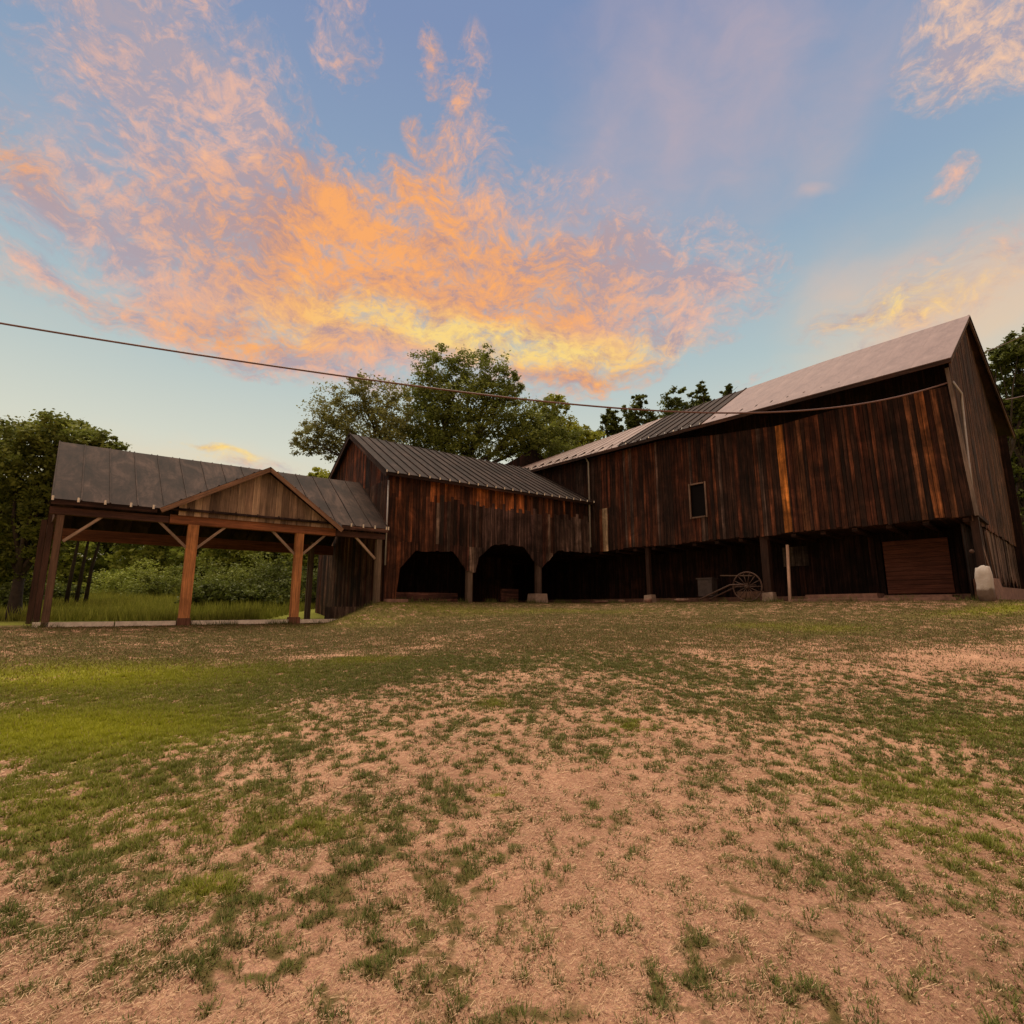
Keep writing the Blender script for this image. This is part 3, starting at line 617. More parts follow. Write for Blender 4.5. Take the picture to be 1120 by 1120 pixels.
# front gable (dormer)
LFT = np.array([-18.22, 4.5]); PK = np.array([-15.3, 6.2]); RGT = np.array([-12.78, 4.36])
q = MB(); wb = 2.0
for (e, sgn) in ((LFT, -1), (RGT, 1)):
    E0 = PN(e[0], -.5, e[1]+.02); P0 = PN(PK[0], -.5, PK[1]+.02); P1 = PN(PK[0], 1.95, PK[1]+.02); E1 = PN(e[0], -.3, EZ+.03)
    up = np.array([0, 0, .03])
    for pts in ([E0+up, P0+up, P1+up, E1+up], [E0, E1, P1, P0], [E0, P0, P0+up, E0+up]):
        q.poly(pts, [(0, 0), (0, 3), (2, 3), (.2, 0)])
    for k in range(1, 6):
        t = k/6; a = E0+(P0-E0)*t; c = E1+(P1-E1)*t; q.beam(a+up*1.5, c+up*1.5, .03, .03, side=(0, 0, 1))
q.build('gable_roof', TIN_SHED, roof)
def dtop(s): return 6.10-(PK[0]-s)*.573 if s < PK[0] else 6.10-(s-PK[0])*.72
board_wall(PN, -17.75, -13.0, -.22, lambda s: max(4.42, dtop(s)), lambda s: 4.4, lambda s, z: pick((.33, .22, .14), (.26, .17, .11), (.40, .27, .17), (.22, .14, .09)), bw=.26, gap=.004, jag=.0).build('gable_front', TIMBER, roof)
m = MB()
for e in (LFT, RGT): m.beam(PN(e[0], -.52, e[1]-.05), PN(PK[0], -.52, PK[1]-.05), .14, .04, (.27, .15, .09))
m.build('rake_board', TIMBER, roof)
for s in (-20.7, -20.15, -19.55, -18.95, -18.4, -12.4, -11.95, -11.5, -11.05, -10.97):
    p = PN(s, -.34, EZ); m = MB(); m.beam(p-[0, 0, .05], p+[0, 0, .075], .045, .03); m.build('seam_end', WHITE, roof)

# ================================================================== small things by the barns
m = MB()
q = MB()
def box(mb, s0, s1, w0, w1, z0, z1, PF=PM, t=(.5,)*3, tp=0):
    mb.hexa([PF(s0, w0, z0), PF(s1, w0, z0), PF(s1, w1, z0), PF(s0, w1, z0), PF(s0+tp, w0+tp, z1), PF(s1-tp, w0+tp, z1), PF(s1-tp, w1-tp, z1), PF(s0+tp, w1-tp, z1)], t)
# cart
cart = empty('cart', PM(7.1, -.1, 1.88)); tag(cart, 'old rusty cart with one big spoked wheel and shafts under the large barn overhang', 'cart')
wc = PM(7.1, -.12, 2.42); wr = .56
wx = dm; wz = np.array([0, 0, 1.])
wheel = empty('wheel', wc); wheel.parent = cart; wheel.matrix_parent_inverse = cart.matrix_world.inverted()
m = MB(); m.tube([wc+wx*wr*math.cos(t)+wz*wr*math.sin(t) for t in np.linspace(0, 2*math.pi, 41)], .032, 8, cap=False); m.build('rim', RUST, wheel, True)
m = MB(); m.tube([wc-nm*.12, wc+nm*.12], .08, 12); m.build('hub', RUST, wheel, True)
for k in range(14):
    t = 2*math.pi*k/14; m = MB(); m.tube([wc+(wx*math.cos(t)+wz*math.sin(t))*.07, wc+(wx*math.cos(t)+wz*math.sin(t))*(wr-.02)], .016, 6); m.build('spoke', RUST, wheel, True)
m = MB(); m.tube([wc+nm*.1, wc+nm*1.1], .04, 8); m.build('axle', RUST, cart, True)
for w in (-.3, .5):
    m = MB(); m.tube([PM(7.0, w, 2.5), PM(7.7, w, 2.5), PM(8.9, w-.2, 1.95)], .032, 8); m.build('shaft', RUST, cart, True)
m = MB(); m.beam(PM(7.1, .45, 2.87), PM(8.4, .45, 2.93), .04, .2, (.2, .14, .1)); m.build('bench_board', TIMBER, cart)
m = MB(); box(m, 6.6, 7.7, .3, .95, 2.0, 2.25, t=(.16, .09, .06)); m.build('frame', TIMBER, cart)
m = MB(); m.beam(PM(5.62, .02, 1.8), PM(5.56, .1, 3.95), .085, .085, (.55, .36, .26), side=dm)
tag(m.build('wooden_pole', TIMBER), 'pale slim wooden pole standing upright under the large barn overhang', 'pole')
m = MB(); box(m, 9.1, 9.75, 1.0, 1.5, 2.1, 2.85); box(m, 9.05, 9.8, .95, 1.55, 2.85, 2.9); bx_ = m.build('metal_box', BOXM)
tag(bx_, 'grey metal box standing by the stable wall left of the cart wheel', 'box')
def rock(name, c, sx, sy, sz, mat, seed, cuts=3):
    import bmesh
    bm = bmesh.new(); bmesh.ops.create_icosphere(bm, subdivisions=3, radius=1); r_ = random.Random(seed)
    ph = [r_.uniform(0, 6) for _ in range(6)]
    for v in bm.verts:
        p = v.co; k = max(abs(p.x), abs(p.y), abs(p.z)); p = p/k*(.8)+p*.2
        d = 1+.06*math.sin(3*p.x+ph[0])*math.sin(4*p.y+ph[1])+.05*math.sin(7*p.z+ph[2]+3*p.x)+.03*math.sin(11*p.y+ph[3])
        v.co = (c[0]+p.x*sx*d*dm[0]+p.y*sy*d*nm[0], c[1]+p.x*sx*d*dm[1]+p.y*sy*d*nm[1], c[2]+p.z*sz*d)
    me = bpy.data.meshes.new(name); bm.to_mesh(me); bm.free(); return finish(name, me, mat, None, True)
m2, nt, b = newmat('whitewashed_stone')
g = N(nt, 'ShaderNodeSeparateXYZ'); nt.links.new(N(nt, 'ShaderNodeTexCoord').outputs['Object'], g.inputs[0])
nn_ = uvnoise(nt, 8, 8, 1, 6, .7, 0, 'obj')
zz = mth(nt, 'ADD', g.outputs[2], mth(nt, 'MULTIPLY', nn_, .3))
nt.links.new(mixc(nt, ramp(nt, mth(nt, 'SUBTRACT', zz, 1.6), [(.66, 0), (.74, 1)]), (.17, .12, .09), (.56, .50, .45)), b.inputs['Base Color']); b.inputs['Roughness'].default_value = .85; bump(nt, b, nn_, .6, .03)
tag(rock('whitewashed_stone', PM(.06, -.35, 2.28), .19, .19, .52, m2, 3), 'upright stone block painted white on top beside the large barn corner', 'stone')
for k, (s, w, z, a, b_, c_) in enumerate([(11.6, -.1, 1.93, .16, .13, .09), (13.0, -.15, 1.9, .14, .12, .07), (9.9, -.2, 1.93, .3, .15, .06), (14.0, -.4, 1.9, .35, .2, .05)]):
    tag(rock('fieldstone', PM(s, w, z), a, b_, c_, STONE, 10+k), ['small fieldstone in the row below the overhang, second from the cart', 'smallest fieldstone under the overhang between its neighbours', 'flat fieldstone lying nearest the cart shafts', 'low flat stone slab nearest the carriage barn'][k], 'stone', 'stones along the large barn front')
m = MB(); box(m, -11.0, -10.1, -.5, -.15, 1.6, 1.93, PN, tp=.03); tag(m.build('stone_slab', STONE), 'flat pinkish stone slab at the foot of the first arched opening', 'stone')
m = MB()
for a in ((-12.55, -11.35, 1.0, 1.06, 1.15, 1.65), (-12.55, -11.35, 1.6, 1.66, 1.15, 1.65), (-12.55, -12.49, 1.06, 1.6, 1.15, 1.65), (-11.41, -11.35, 1.06, 1.6, 1.15, 1.65), (-12.5, -11.4, 1.05, 1.61, 1.15, 1.2)): box(m, *a, PF=PN, t=(.13, .085, .06))
tag(m.build('feed_trough', WOOD), 'weathered wooden feed trough on the ground inside the open shed', 'trough')

# ------------------------------------------------------------------ cables
def cable(name, pts, sag, r, mat, label, n=40):
    P = []
    for (a, c, sg) in zip(pts[:-1], pts[1:], sag):
        a = np.array(a); c = np.array(c)
        for k in range(n+(1 if c is pts[-1] else 0)):
            t = k/n; p = a+(c-a)*t; p[2] -= sg*4*t*(1-t); P.append(p)
    P.append(np.array(pts[-1])); m = MB(); m.tube(P, r, 8); return tag(m.build(name, mat, None, True), label, 'cable')
cA = PM(.25, -.12, 8.68); c0 = at(-60, 343, 12.0)
m = MB(); P = []
# one span from a pole outside the frame to the barn corner; drop below the chord fitted as a cubic
cd = (cA-c0)/np.linalg.norm((cA-c0)[:2]); cd[2] = 0; Lc = np.linalg.norm((cA-c0)[:2]); ks = []
for (px, py) in ((0, 353), (180, 381), (360, 411), (560, 436), (665, 443.5), (770, 452.5), (860, 449), (950, 440), (1000, 433)):
    q = hitp(px, py, cA, cd); t = np.dot((q-c0)[:2], cd[:2])/Lc; ks.append((t, c0[2]+(cA[2]-c0[2])*t-q[2]))
ks = np.array(ks); A_ = np.stack([ks[:, 0]*(1-ks[:, 0])*ks[:, 0]**k for k in range(3)], 1); co = np.linalg.lstsq(A_, ks[:, 1], rcond=None)[0]; print('cable', co, np.abs(A_@co-ks[:, 1]).max())
for k in range(121):
    t = k/120; p = c0+(cA-c0)*t; p[2] -= t*(1-t)*(co[0]+co[1]*t+co[2]*t*t); P.append(p)
tag(m.tube(P, .026, 8) or m.build('utility_cable', CABLE, None, True), 'long sagging dark utility cable crossing the yard to the large barn corner', 'cable')
for k, (a, c, r) in enumerate(((at(1075, 386, 24), at(1150, 352, 20), .02), (at(1100, 437, 24), at(1150, 424, 21), .02))):
    cable('utility_cable', [a, c], [.05], r, CABLE, ['upper thin wire leaving the large barn gable to the right', 'lower thin wire leaving the large barn gable to the right'][k])

# ================================================================== vegetation
def foliage(name, blobs, nleaf, size, cols, seed, parent=None, clump=.16, dens_=55):
    """blobs: (centre, (rx,ry,rz), weight)"""
    r_ = np.random.default_rng(seed); W = np.array([b[2] for b in blobs]); W = W/W.sum(); V = []; T = []
    for (c, rad, _), w in zip(blobs, W):
        n = int(nleaf*w); nc = max(6, int(n/dens_))
        d = r_.normal(size=(nc, 3)); d /= np.linalg.norm(d, axis=1)[:, None]
        rr = (.35+.9*r_.random(nc)**.8)[:, None]; cc = np.array(c)+d*rr*np.array(rad)
        k = r_.integers(0, nc, n); cs = (clump*.58*np.mean(rad))*(.4+1.0*r_.random(nc))
        off = r_.normal(size=(n, 3))*cs[k][:, None]*np.array([1, 1, .65]); p = cc[k]+off
        u = r_.normal(size=(n, 3)); u[:, 2] *= .6; u /= np.linalg.norm(u, axis=1)[:, None]
        v = r_.normal(size=(n, 3)); v -= u*(u*v).sum(1)[:, None]; v /= np.linalg.norm(v, axis=1)[:, None]
        sz = size*(.55+.9*r_.random(n))[:, None]
        q = np.stack([p-u*sz*.5, p+v*sz*.26, p+u*sz*.5, p-v*sz*.26], 1); V.append(q.reshape(-1, 3))
        t = np.clip(r_.random(nc)[k]*.6+r_.random(n)*.4, 0, 1)[:, None]
        T.append(np.array(cols[0])*(1-t)+np.array(cols[1])*t)
    return fastmesh(name, np.concatenate(V), 4, np.concatenate(T), LEAF, parent)
def branches(m, base, targets, r0, seed):
    r_ = random.Random(seed); base = np.array(base, float); zt = np.mean([t[2] for t in targets]); zmin = min(t[2] for t in targets)
    fork = base+np.array([0, 0, max(.6, (zmin-base[2])*.75)]); 
    m.tube([base-[0, 0, .3], base+[.02, 0, .3], (base+fork)/2+[r_.uniform(-.1, .1), 0, 0], fork], r0, 9, taper=[r0*1.5, r0*1.1, r0*.9, r0*.75])
    for t in targets:
        t = np.array(t, float); k = np.linalg.norm(t-fork); st = fork+np.array([0, 0, r_.uniform(-.3, .6)*min(1, k/4)])
        a = st+(t-st)*.35+np.array([r_.uniform(-.1, .1)*k, r_.uniform(-.1, .1)*k, .05*k]); b_ = st+(t-st)*.7+np.array([r_.uniform(-.08, .08)*k, 0, .06*k])
        m.tube([st, a, b_, t], r0*.4, 6, taper=[r0*.5, r0*.34, r0*.2, r0*.06])
        for _ in range(5):
            e = t+np.array([r_.uniform(-1, 1), r_.uniform(-1, 1), r_.uniform(-1, .2)])*min(k*.16, .8); s_ = a+(b_-a)*r_.random()
            m.tube([s_, (s_+e)/2+[0, 0, .05*k], e], r0*.12, 5, taper=[r0*.18, r0*.1, r0*.03])
G_DK = ((.055, .07, .016), (.15, .18, .035)); G_MD = ((.09, .115, .022), (.25, .28, .055)); G_LT = ((.14, .18, .028), (.34, .38, .07)); G_YL = ((.20, .22, .025), (.42, .44, .06))
def tree(name, label, cat, base, Y, blobs, nleaf, size, cols, seed, r0=.3, group=None, clump=.2, depth=.8):
    """blobs as (px, py, rpx, rpy, weight) surveyed at distance Y"""
    k = Y/F; bl_ = []
    for (px, py, rx, ry, w) in blobs:
        c = at(px, py, Y+random.Random(px*7+py).uniform(-.5, .5)*rx*k*.6); bl_.append((c, (rx*k, rx*k*depth, ry*k), w))
    bx, by = at(base, 650, Y)[:2]; bz = float(gh(bx, by)); root = empty(name, (bx, by, bz)); tag(root, label, cat, group)
    foliage('crown', bl_, nleaf, size, cols, seed, root, clump)
    m = MB(); branches(m, (bx, by, bz), [b[0] for b in bl_], r0, seed); m.build('trunk', BARK, root, True)
    return root
# trees that rise behind the carriage barn
tree('walnut_tree', 'airy open walnut tree behind the carriage barn gable, left of the tall dark tree', 'tree', 410, 36,
     [(365, 452, 30, 26, .9), (348, 478, 26, 20, .6), (402, 440, 26, 24, .8), (385, 480, 34, 24, 1), (430, 455, 28, 30, 1), (420, 490, 30, 20, .8), (333, 487, 14, 12, .2), (395, 420, 14, 10, .2)], 26000, .17, ((.13, .13, .04), (.32, .32, .10)), 1, .3, clump=.26)
tree('shade_tree', 'tall dense shade tree rising above the carriage barn roof', 'tree', 505, 38,
     [(482, 405, 30, 24, 1), (520, 408, 34, 26, 1), (465, 440, 34, 28, 1.3), (500, 450, 44, 34, 1.8), (545, 430, 28, 24, .9), (540, 465, 44, 30, 1.8), (480, 478, 40, 22, 1.4), (575, 478, 32, 24, 1.3), (560, 420, 12, 16, .25), (590, 455, 24, 22, .7), (450, 485, 40, 20, .9), (520, 495, 44, 18, .9), (600, 485, 34, 22, .8)], 62000, .19, G_MD, 2, .42, clump=.22)
tree('young_tree', 'yellow green young tree between the shade tree and the large barn roof', 'tree', 612, 41,
     [(605, 445, 14, 16, .6), (600, 480, 26, 22, 1.2), (625, 475, 22, 16, 1), (640, 482, 16, 14, .7), (615, 500, 26, 14, 1)], 16000, .24, G_YL, 3, .2, clump=.26)
for k, (px, top, w, Y, lab) in enumerate(((668, 446, 11, 46, 'leftmost and smallest of the dark treetops over the large barn roof'), (699, 428, 17, 46, 'tallest dark pointed treetop over the large barn roof'),
                                   (739, 424, 19, 50, 'broad loose treetop over the dark part of the large barn roof'), (767, 419, 13, 50, 'narrow treetop right of the broad loose one over the barn roof'), (797, 421, 7, 54, 'rightmost tiny treetop barely showing over the barn roof'))):
    tree('pine_tree' if k < 2 else 'oak_tree', lab, 'tree', px, Y, [(px, top+w*.5, w*.45, w*.6, .6), (px-w*.3, top+w*1.5, w*.75, w*.9, 1), (px+w*.35, top+w*1.8, w*.75, w*.9, 1), (px, top+w*3.2, w*1.3, w*1.4, 1.6), (px, top+w*5.5, w*1.6, w*2, 2)], 9000, .26, G_DK, 20+k, .3, 'treetops behind the large barn roof', clump=.26)
tree('maple_tree', 'dark maple tree at the right edge beyond the large barn gable', 'tree', 1130, 34,
     [(1105, 385, 18, 18, 1), (1130, 375, 26, 22, 1), (1112, 420, 24, 26, 1.2), (1150, 430, 40, 40, 1.5), (1118, 470, 22, 30, 1.2), (1120, 530, 20, 36, 1.2), (1090, 400, 10, 12, .4), (1160, 520, 40, 50, 2), (1125, 590, 22, 30, 1), (1100, 450, 14, 20, .8)], 36000, .24, G_DK, 40, .4, clump=.25)
# left side
tree('locust_tree', 'big dark locust tree leaning over the left end of the open shed', 'tree', 18, 21,
     [(60, 478, 40, 22, 1.3), (20, 500, 40, 34, 1.4), (105, 485, 26, 12, .5), (125, 489, 14, 6, .15), (90, 505, 30, 22, .9), (-20, 520, 50, 50, 1.6), (25, 560, 38, 34, 1.4), (-30, 600, 40, 40, 1), (50, 590, 18, 22, .6), (10, 610, 24, 24, .7), (55, 545, 24, 26, .9)], 52000, .16, G_MD, 50, .22, clump=.24)
tree('locust_tree', 'small far tree top showing above the shed ridge beside the carriage barn gable', 'tree', 352, 44, [(350, 522, 16, 10, 1), (372, 530, 22, 12, 1), (330, 535, 18, 10, 1)], 5000, .26, G_YL, 51, .2, clump=.3)
back = [(70, 43, 24, 585, 60), (120, 46, 24, 590, 55), (165, 42, 22, 585, 60), (215, 47, 24, 590, 60), (262, 44, 22, 588, 58), (305, 46, 22, 590, 55), (350, 43, 20, 592, 50), (20, 47, 26, 585, 60), (-30, 44, 26, 585, 60)]
labs = ['second tree from the left in the woods edge behind the shed', 'third tree from the left in the woods edge behind the shed', 'woods edge tree seen just left of the left orange post', 'woods edge tree seen just right of the left orange post', 'woods edge tree seen between the two orange posts', 'woods edge tree seen behind the right orange post',
        'woods edge tree seen between the right orange post and the dark wall', 'first tree at the left photo edge in the woods edge', 'woods edge tree just outside the left photo edge']
for k, (px, Y, w, py, h) in enumerate(back):
    tree('woodland_tree', labs[k], 'tree', px, Y, [(px-w*.6, py-14, w, 26, 1), (px+w*.6, py-10, w, 26, 1), (px, py-34, w*.9, 20, .8), (px-w*.8, py+22, w, 24, 1), (px+w*.8, py+24, w, 24, 1), (px, py+44, w*1.1, 20, .9)], 12000, .33, G_MD if k % 2 else G_LT, 60+k, .2, 'trees at the woods edge behind the shed', clump=.3)
# slim bare trunks
for k, (px, Y, lab) in enumerate(((73, 27, 'thickest slim trunk left in the clump seen past the shed corner posts'), (84, 27.5, 'middle slim trunk of the clump seen past the shed corner posts'), (94, 28, 'leaning slim trunk right in the clump seen past the shed corner posts'), (12, 26, 'slim trunk nearest the left photo edge'), (22, 27, 'slim leaning trunk second from the left photo edge'))):
    b0 = at(px, 650, Y); z0 = float(gh(b0[0], b0[1])); root = empty('sapling', (b0[0], b0[1], z0)); tag(root, lab, 'tree', 'slim saplings at the left')
    m = MB(); tp = b0+np.array([.25+.2*(k == 2), 0, 0]); tp[2] = z0+4.2; m.tube([(b0[0], b0[1], z0-.2), (b0[0]+.1, b0[1], z0+2), tp], .1, 7, taper=[.11, .08, .05]); m.build('trunk', BARK, root, True)
    foliage('crown', [(tp+[0, 0, .6], (1.3, 1.3, .9), 1)], 2500, .2, G_MD, 90+k, root, .3)
# shrubs behind the shed
for k, (px, Y, z, r, h, cols, lab) in enumerate(((232, 26, 650, 1.0, .8, G_DK, 'dark rounded shrub beside the left orange post'), (278, 27, 655, 1.3, .7, G_DK, 'low dark shrub between the orange posts'), (175, 33, 640, 1.7, 1.0, G_MD, 'green shrub in the meadow left of the orange post'),
        (300, 35, 640, 1.6, 1.3, G_DK, 'tall dark shrub seen left of the right orange post'), (60, 30, 650, 1.0, .6, G_DK, 'dark shrub behind the shed corner posts'), (135, 36, 640, 1.8, 1.2, G_LT, 'yellow green shrub at the far side of the meadow'), (255, 38, 630, 2.2, 1.5, G_MD, 'large green shrub far back between the orange posts'),
        (10, 25, 650, 1.0, .7, G_DK, 'dark shrub at the left photo edge below the locust tree'), (345, 30, 640, 1.4, 1.3, G_DK, 'dark shrub seen just left of the carriage barn side wall'))):
    p = at(px, 655, Y); zz = float(gh(p[0], p[1])); root = empty('shrub', (p[0], p[1], zz)); tag(root, lab, 'shrub', 'shrubs behind the shed')
    foliage('foliage', [((p[0]-r*.4, p[1], zz+h*.7), (r*.8, r*.8, h*.8), 1), ((p[0]+r*.4, p[1]+.2, zz+h*.8), (r*.8, r*.8, h), 1)], 6000, .15, cols, 110+k, root, .3)
    m = MB()
    for j in range(5): a = j*1.25; m.tube([(p[0], p[1], zz-.1), (p[0]+r*.5*math.cos(a), p[1]+r*.5*math.sin(a), zz+h)], .03, 5, taper=[.03, .01])
    m.build('stem', BARK, root)
# meadow of tall grass behind the shed, far woods
r_ = np.random.default_rng(4); n = 90000
x = r_.uniform(-34, -2, n); y = Lf(x)+r_.uniform(5.5, 26, n)
ok = ~((x > -10.5) & (y < 30)); x = x[ok]; y = y[ok]; n = len(x); Z = gh(x, y)
ln = .15+.45*r_.random(n)*fbm(x, y, 3, 2, 44)*1.6; d = r_.random(n)*6.28; w = .03
P = np.stack([np.stack([x-np.cos(d)*w, y-np.sin(d)*w, Z-.02], -1), np.stack([x+np.cos(d)*w, y+np.sin(d)*w, Z-.02], -1), np.stack([x+np.sin(d)*ln*.3, y+np.cos(d)*ln*.3, Z+ln], -1)], 1)
t = r_.random((n, 1)); tag(fastmesh('tall_grass', P.reshape(-1, 3), 3, np.array([.17, .19, .025])*(1-t)+np.array([.38, .38, .07])*t, GRASSM), 'bright green uncut meadow grass behind the open shed', 'grass', None, 'stuff')
bl_ = []
for k in range(46):
    a = math.radians(-62+k*2.9); R = 66+6*math.sin(k*2.3); X, Y_ = R*math.sin(a), R*math.cos(a); z = float(gh(X, Y_))
    hh = 4.5+1.2*math.sin(k*1.7) if a < 0 else 3.0
    bl_.append(((X, Y_, z+hh*.5), (4, 4, hh*.75), 1))
o = foliage('far_woods', bl_, 60000, .6, G_DK, 200, None, .3); tag(o, 'dark far woods closing the view behind the meadow and barns', 'woods', None, 'stuff')

# ================================================================== sky and light
FILL_EL, FILL_AZ = math.radians(74), math.radians(-35)     # azimuth from +y towards +x
sun = bpy.data.objects.new('sun', bpy.data.lights.new('sun', 'SUN')); C.objects.link(sun)  # added overhead fill that brightens the yard; no such source after sunset
sun.data.energy = 4.6; sun.data.angle = math.radians(40); sun.data.color = (1, .84, .63)
sdir = np.array([math.sin(FILL_AZ)*math.cos(FILL_EL), math.cos(FILL_AZ)*math.cos(FILL_EL), math.sin(FILL_EL)])
from mathutils import Vector
sun.rotation_euler = Vector(sdir).to_track_quat('Z', 'Y').to_euler()
wd = bpy.data.worlds.new('World'); SC.world = wd; wd.use_nodes = True; nt = wd.node_tree
bg = nt.nodes['Background']
sky = N(nt, 'ShaderNodeTexSky', sky_type='NISHITA', sun_disc=False, sun_elevation=FILL_EL, sun_rotation=FILL_AZ, air_density=1, dust_density=1.5)
gen = N(nt, 'ShaderNodeTexCoord').outputs['Generated']
sp = N(nt, 'ShaderNodeSeparateXYZ'); nt.links.new(gen, sp.inputs[0])
az = mth(nt, 'MULTIPLY', mth(nt, 'ARCTAN2', sp.outputs[0], sp.outputs[1]), 180/math.pi/10)
el = mth(nt, 'MULTIPLY', mth(nt, 'ARCSINE', sp.outputs[2]), 180/math.pi/10)      # both in tens of degrees
cb_ = N(nt, 'ShaderNodeCombineXYZ'); nt.links.new(az, cb_.inputs[0]); nt.links.new(el, cb_.inputs[1]); P0 = cb_.outputs[0]
def s2l(c): return tuple(((v/255+.055)/1.055)**2.4 if v > 10 else v/255/12.92 for v in c)
def pae(px, py):
    r = ray(px, py); r = r/np.linalg.norm(r); return math.degrees(math.atan2(r[0], r[1]))/10, math.degrees(math.asin(r[2]))/10
def vnoise_w(vec, scale, detail, rough, dist, w=0., sx=1, sy=1, rot=0):
    mp = N(nt, 'ShaderNodeMapping'); mp.inputs['Scale'].default_value = (sx, sy, 1); mp.inputs['Rotation'].default_value = (0, 0, rot); mp.inputs['Location'].default_value = (w, w*.7, w)
    nt.links.new(vec, mp.inputs[0]); n = N(nt, 'ShaderNodeTexNoise', ins={'Scale': scale, 'Detail': detail, 'Roughness': rough, 'Distortion': dist}); nt.links.new(mp.outputs[0], n.inputs['Vector']); return n
# domain warp
wn = vnoise_w(P0, 1.2, 3, .5, 0, 3)
wv = N(nt, 'ShaderNodeVectorMath', operation='MULTIPLY_ADD'); nt.links.new(wn.outputs['Color'], wv.inputs[0]); wv.inputs[1].default_value = (.5, .5, 0)
sb = N(nt, 'ShaderNodeVectorMath', operation='SUBTRACT'); nt.links.new(P0, sb.inputs[0]); sb.inputs[1].default_value = (.25, .25, 0); nt.links.new(sb.outputs[0], wv.inputs[2])
PW = wv.outputs[0]
def blob(px, py, rx, ry, rot, vec=None):
    """soft ellipse in (azimuth, elevation); radii surveyed in picture pixels, turned into angles"""
    a, e = pae(px, py); a1, e1 = pae(px+5, py); k = math.hypot(a1-a, e1-e)/5
    mp = N(nt, 'ShaderNodeMapping', vector_type='TEXTURE'); mp.inputs['Location'].default_value = (a, e, 0); mp.inputs['Rotation'].default_value = (0, 0, math.radians(rot)); mp.inputs['Scale'].default_value = (rx*k, ry*k, 1)
    nt.links.new(vec or PW, mp.inputs[0]); g = N(nt, 'ShaderNodeTexGradient', gradient_type='SPHERICAL'); nt.links.new(mp.outputs[0], g.inputs[0]); return g.outputs['Fac']
def total(lst, vec=None):
    out = None
    for (px, py, rx, ry, rot, w) in lst:
        v = mth(nt, 'MULTIPLY', blob(px, py, rx, ry, rot, vec), w); out = v if out is None else mth(nt, 'ADD', out, v)
    return out
main_c = [(140, 60, 260, 110, -38, 1.0), (260, 180, 230, 110, -35, 1.2), (320, 270, 190, 110, -20, 1.3), (90, 230, 180, 70, -20, .9), (230, 322, 260, 50, -14, 1.35), (420, 340, 260, 80, -6, 1.5),
          (560, 300, 220, 90, -4, 1.3), (680, 330, 170, 80, 5, 1.1), (780, 330, 90, 50, 10, .8), (640, 410, 130, 30, 8, 1.0), (500, 125, 34, 60, -25, .9), (530, 165, 34, 22, 20, .6), (468, 62, 18, 26, 0, 1.0), (375, 30, 50, 40, -30, .7), (455, 150, 26, 14, -30, .6),
          (460, 215, 90, 24, -10, .8), (430, 262, 60, 30, 0, .5), (220, 372, 280, 34, -6, 1.1), (1100, 20, 140, 95, 10, 1.9), (1033, 205, 38, 22, 15, .8), (1000, 320, 160, 50, 10, .55), (60, 305, 70, 12, -12, .5), (235, 492, 55, 6, -2, .9), (270, 505, 110, 14, -4, .45), (20, 245, 40, 20, -20, .35), (830, 420, 60, 14, 10, .3), (1000,360,140,30,10,.4)]
wisp_c = [(720, 60, 180, 130, 60, .9), (860, 80, 180, 140, 60, 1.1), (735, 150, 40, 60, -20, .5), (960, 90, 150, 60, 40, .7), (940, 290, 160, 60, 20, .7), (660, 150, 130, 120, 60, .35), (60, 150, 200, 150, -30, .7), (60, 340, 200, 60, -10, .5), (890, 210, 25, 10, -20, .8), (1060, 335, 300, 130, 8, 2.2), (250, 505, 260, 40, 0, .8), (560, 250, 300, 90, 0, .6), (880, 310, 80, 50, 20, .5)]
f1 = vnoise_w(PW, 2.2, 15, .68, .1, 5, .65, 1.5, math.radians(28)).outputs['Fac']
f2 = vnoise_w(PW, 9, 12, .7, .3, 9, .9, 1.3, math.radians(25)).outputs['Fac']
fd = mth(nt, 'ADD', mth(nt, 'MULTIPLY', mth(nt, 'SUBTRACT', f1, .5), 2.3), mth(nt, 'MULTIPLY', mth(nt, 'SUBTRACT', f2, .5), 1.3))
dens = mth(nt, 'ADD', mth(nt, 'MULTIPLY', mth(nt, 'MINIMUM', total(main_c), 1.0), .95), mth(nt, 'MULTIPLY', fd, 1.15))
alpha = ramp(nt, dens, [(.05, 0), (.4, .3), (.8, .78), (1, .92)])
amask = ramp(nt, total(main_c), [(.0, 0), (.12, 1)]); alpha = mth(nt, 'MULTIPLY', alpha, amask)
wis = mth(nt, 'ADD', total(wisp_c), mth(nt, 'MULTIPLY', mth(nt, 'SUBTRACT', vnoise_w(PW, 2.0, 8, .6, .3, 13, .6, 1.3, math.radians(60)).outputs['Fac'], .5), 1.6))
walpha = ramp(nt, mth(nt, 'MULTIPLY', wis, .4), [(.05, 0), (.34, .34), (.6, .7), (.9, .92)]); walpha = mth(nt, 'MULTIPLY', walpha, ramp(nt, total(wisp_c), [(0, 0), (.25, .3), (.9, 1)]))
# clear sky gradient by elevation
ev = mth(nt, 'MULTIPLY', el, 1/9.0)
clear = ramp(nt, ev, [(0, s2l((236, 212, 178))), (.10, s2l((232, 218, 190))), (.17, s2l((216, 218, 202))), (.27, s2l((180, 198, 200))), (.40, s2l((146, 170, 194))), (.58, s2l((126, 146, 184))), (1, s2l((110, 130, 172)))])
skyc = mixc(nt, 1, sky.outputs[0], (.045, .045, .045), 'MULTIPLY')
base = mixc(nt, .05, clear, skyc)
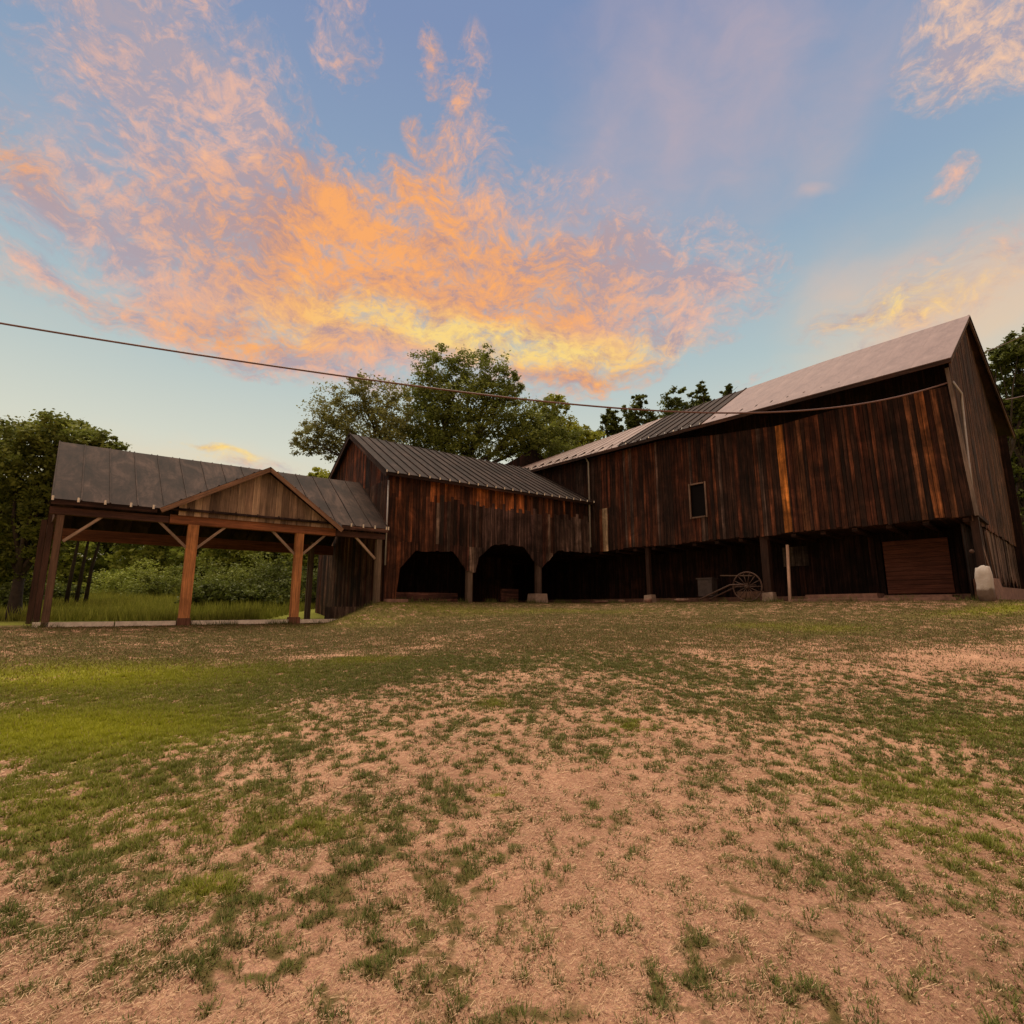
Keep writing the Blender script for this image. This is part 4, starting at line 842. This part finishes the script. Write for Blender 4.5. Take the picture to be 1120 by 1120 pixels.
# cloud colour: warm lit texture over mauve grey body, orange and yellow towards the sunset
f3 = vnoise_w(PW, 3.4, 15, .7, .25, 31, .75, 1.45, math.radians(20)).outputs['Fac']
tex = mth(nt, 'ADD', mth(nt, 'MULTIPLY', mth(nt, 'SUBTRACT', f3, .5), 2.6), mth(nt, 'MULTIPLY', mth(nt, 'SUBTRACT', f2, .5), 1.5))
orz = total([(395, 225, 120, 110, 0, 1.1), (340, 290, 220, 100, 0, .9), (560, 340, 240, 80, 0, .7), (250, 370, 200, 40, 0, .6), (640, 410, 120, 40, 0, .8), (20, 185, 120, 40, -20, .6), (560, 270, 160, 80, 0, .5), (470, 100, 110, 130, 0, .5)])
yez = total([(620, 384, 190, 30, -4, .9), (470, 360, 170, 32, -8, .8), (980, 335, 190, 50, 0, .8), (235, 492, 80, 20, 0, 2), (330, 350, 120, 40, 0, .4)])
gm = total([(160, 60, 280, 180, -30, .75), (300, 215, 60, 90, 0, 1.6), (620, 300, 120, 50, 0, .6), (420, 300, 60, 30, 0, .5), (230, 270, 110, 70, -20, .7), (690, 280, 150, 60, 0, 1.0), (60, 240, 180, 90, -20, .6), (470, 325, 110, 26, 0, .8), (760, 60, 300, 150, 0, .6)])
warm = mixc(nt, ramp(nt, orz, [(.05, 0), (.6, 1)]), s2l((240, 186, 160)), s2l((255, 172, 96)))
warm = mixc(nt, ramp(nt, total([(1100, 20, 160, 110, 0, 1.2)]), [(0, 0), (.6, .8)]), warm, s2l((255, 208, 168)))
warm = mixc(nt, ramp(nt, mth(nt, 'ADD', yez, mth(nt, 'MULTIPLY', tex, .22)), [(.1, 0), (.85, 1)]), warm, s2l((255, 216, 126)))
body = mixc(nt, ramp(nt, mth(nt, 'ADD', orz, yez), [(.0, 0), (1.0, .85)]), s2l((172, 162, 174)), s2l((196, 144, 126)))
litn = mth(nt, 'ADD', mth(nt, 'ADD', mth(nt, 'MULTIPLY', mth(nt, 'MINIMUM', mth(nt, 'ADD', orz, yez), 1.2), .32), mth(nt, 'MULTIPLY', gm, -.30)), mth(nt, 'MULTIPLY', tex, mth(nt, 'ADD', .85, mth(nt, 'MULTIPLY', f1, .7))))
cc = mixc(nt, ramp(nt, mth(nt, 'ADD', litn, .34), [(.05, 0), (.5, .6), (.95, 1)]), body, warm)
out = mixc(nt, walpha, base, mixc(nt, ramp(nt, ev, [(.1, 0), (.45, 1)]), s2l((255, 218, 160)), s2l((192, 172, 180))))
out = mixc(nt, alpha, out, cc)
# beyond the view the dusk clouds go on over the rest of the sky
aa = mth(nt, 'ABSOLUTE', az)
rest = mth(nt, 'MAXIMUM', ramp(nt, mth(nt, 'MULTIPLY', aa, .1), [(.52, 0), (.72, 1)]), ramp(nt, ev, [(.72, 0), (.9, 1)]))
f5 = vnoise_w(gen, 3.0, 8, .6, .2, 3, 1, 1).outputs['Fac']
restc = mixc(nt, ramp(nt, f5, [(.35, .25), (.6, .95)]), s2l((130, 146, 172)), s2l((226, 180, 142)))
out = mixc(nt, rest, out, restc)
# below the horizon the dome just continues as dull ground tone
out = mixc(nt, ramp(nt, sp.outputs[2], [(0, 0), (.004, 1)]), (.12, .1, .08), out)
nt.links.new(out, bg.inputs[0]); bg.inputs[1].default_value = 1.0
wd.cycles.sampling_method = 'MANUAL'; wd.cycles.sample_map_resolution = 512

vs = SC.view_settings; vs.view_transform = 'Standard'; vs.look = 'None'; vs.exposure = 0; vs.gamma = 1
SC.cycles.max_bounces = 6; SC.cycles.diffuse_bounces = 3
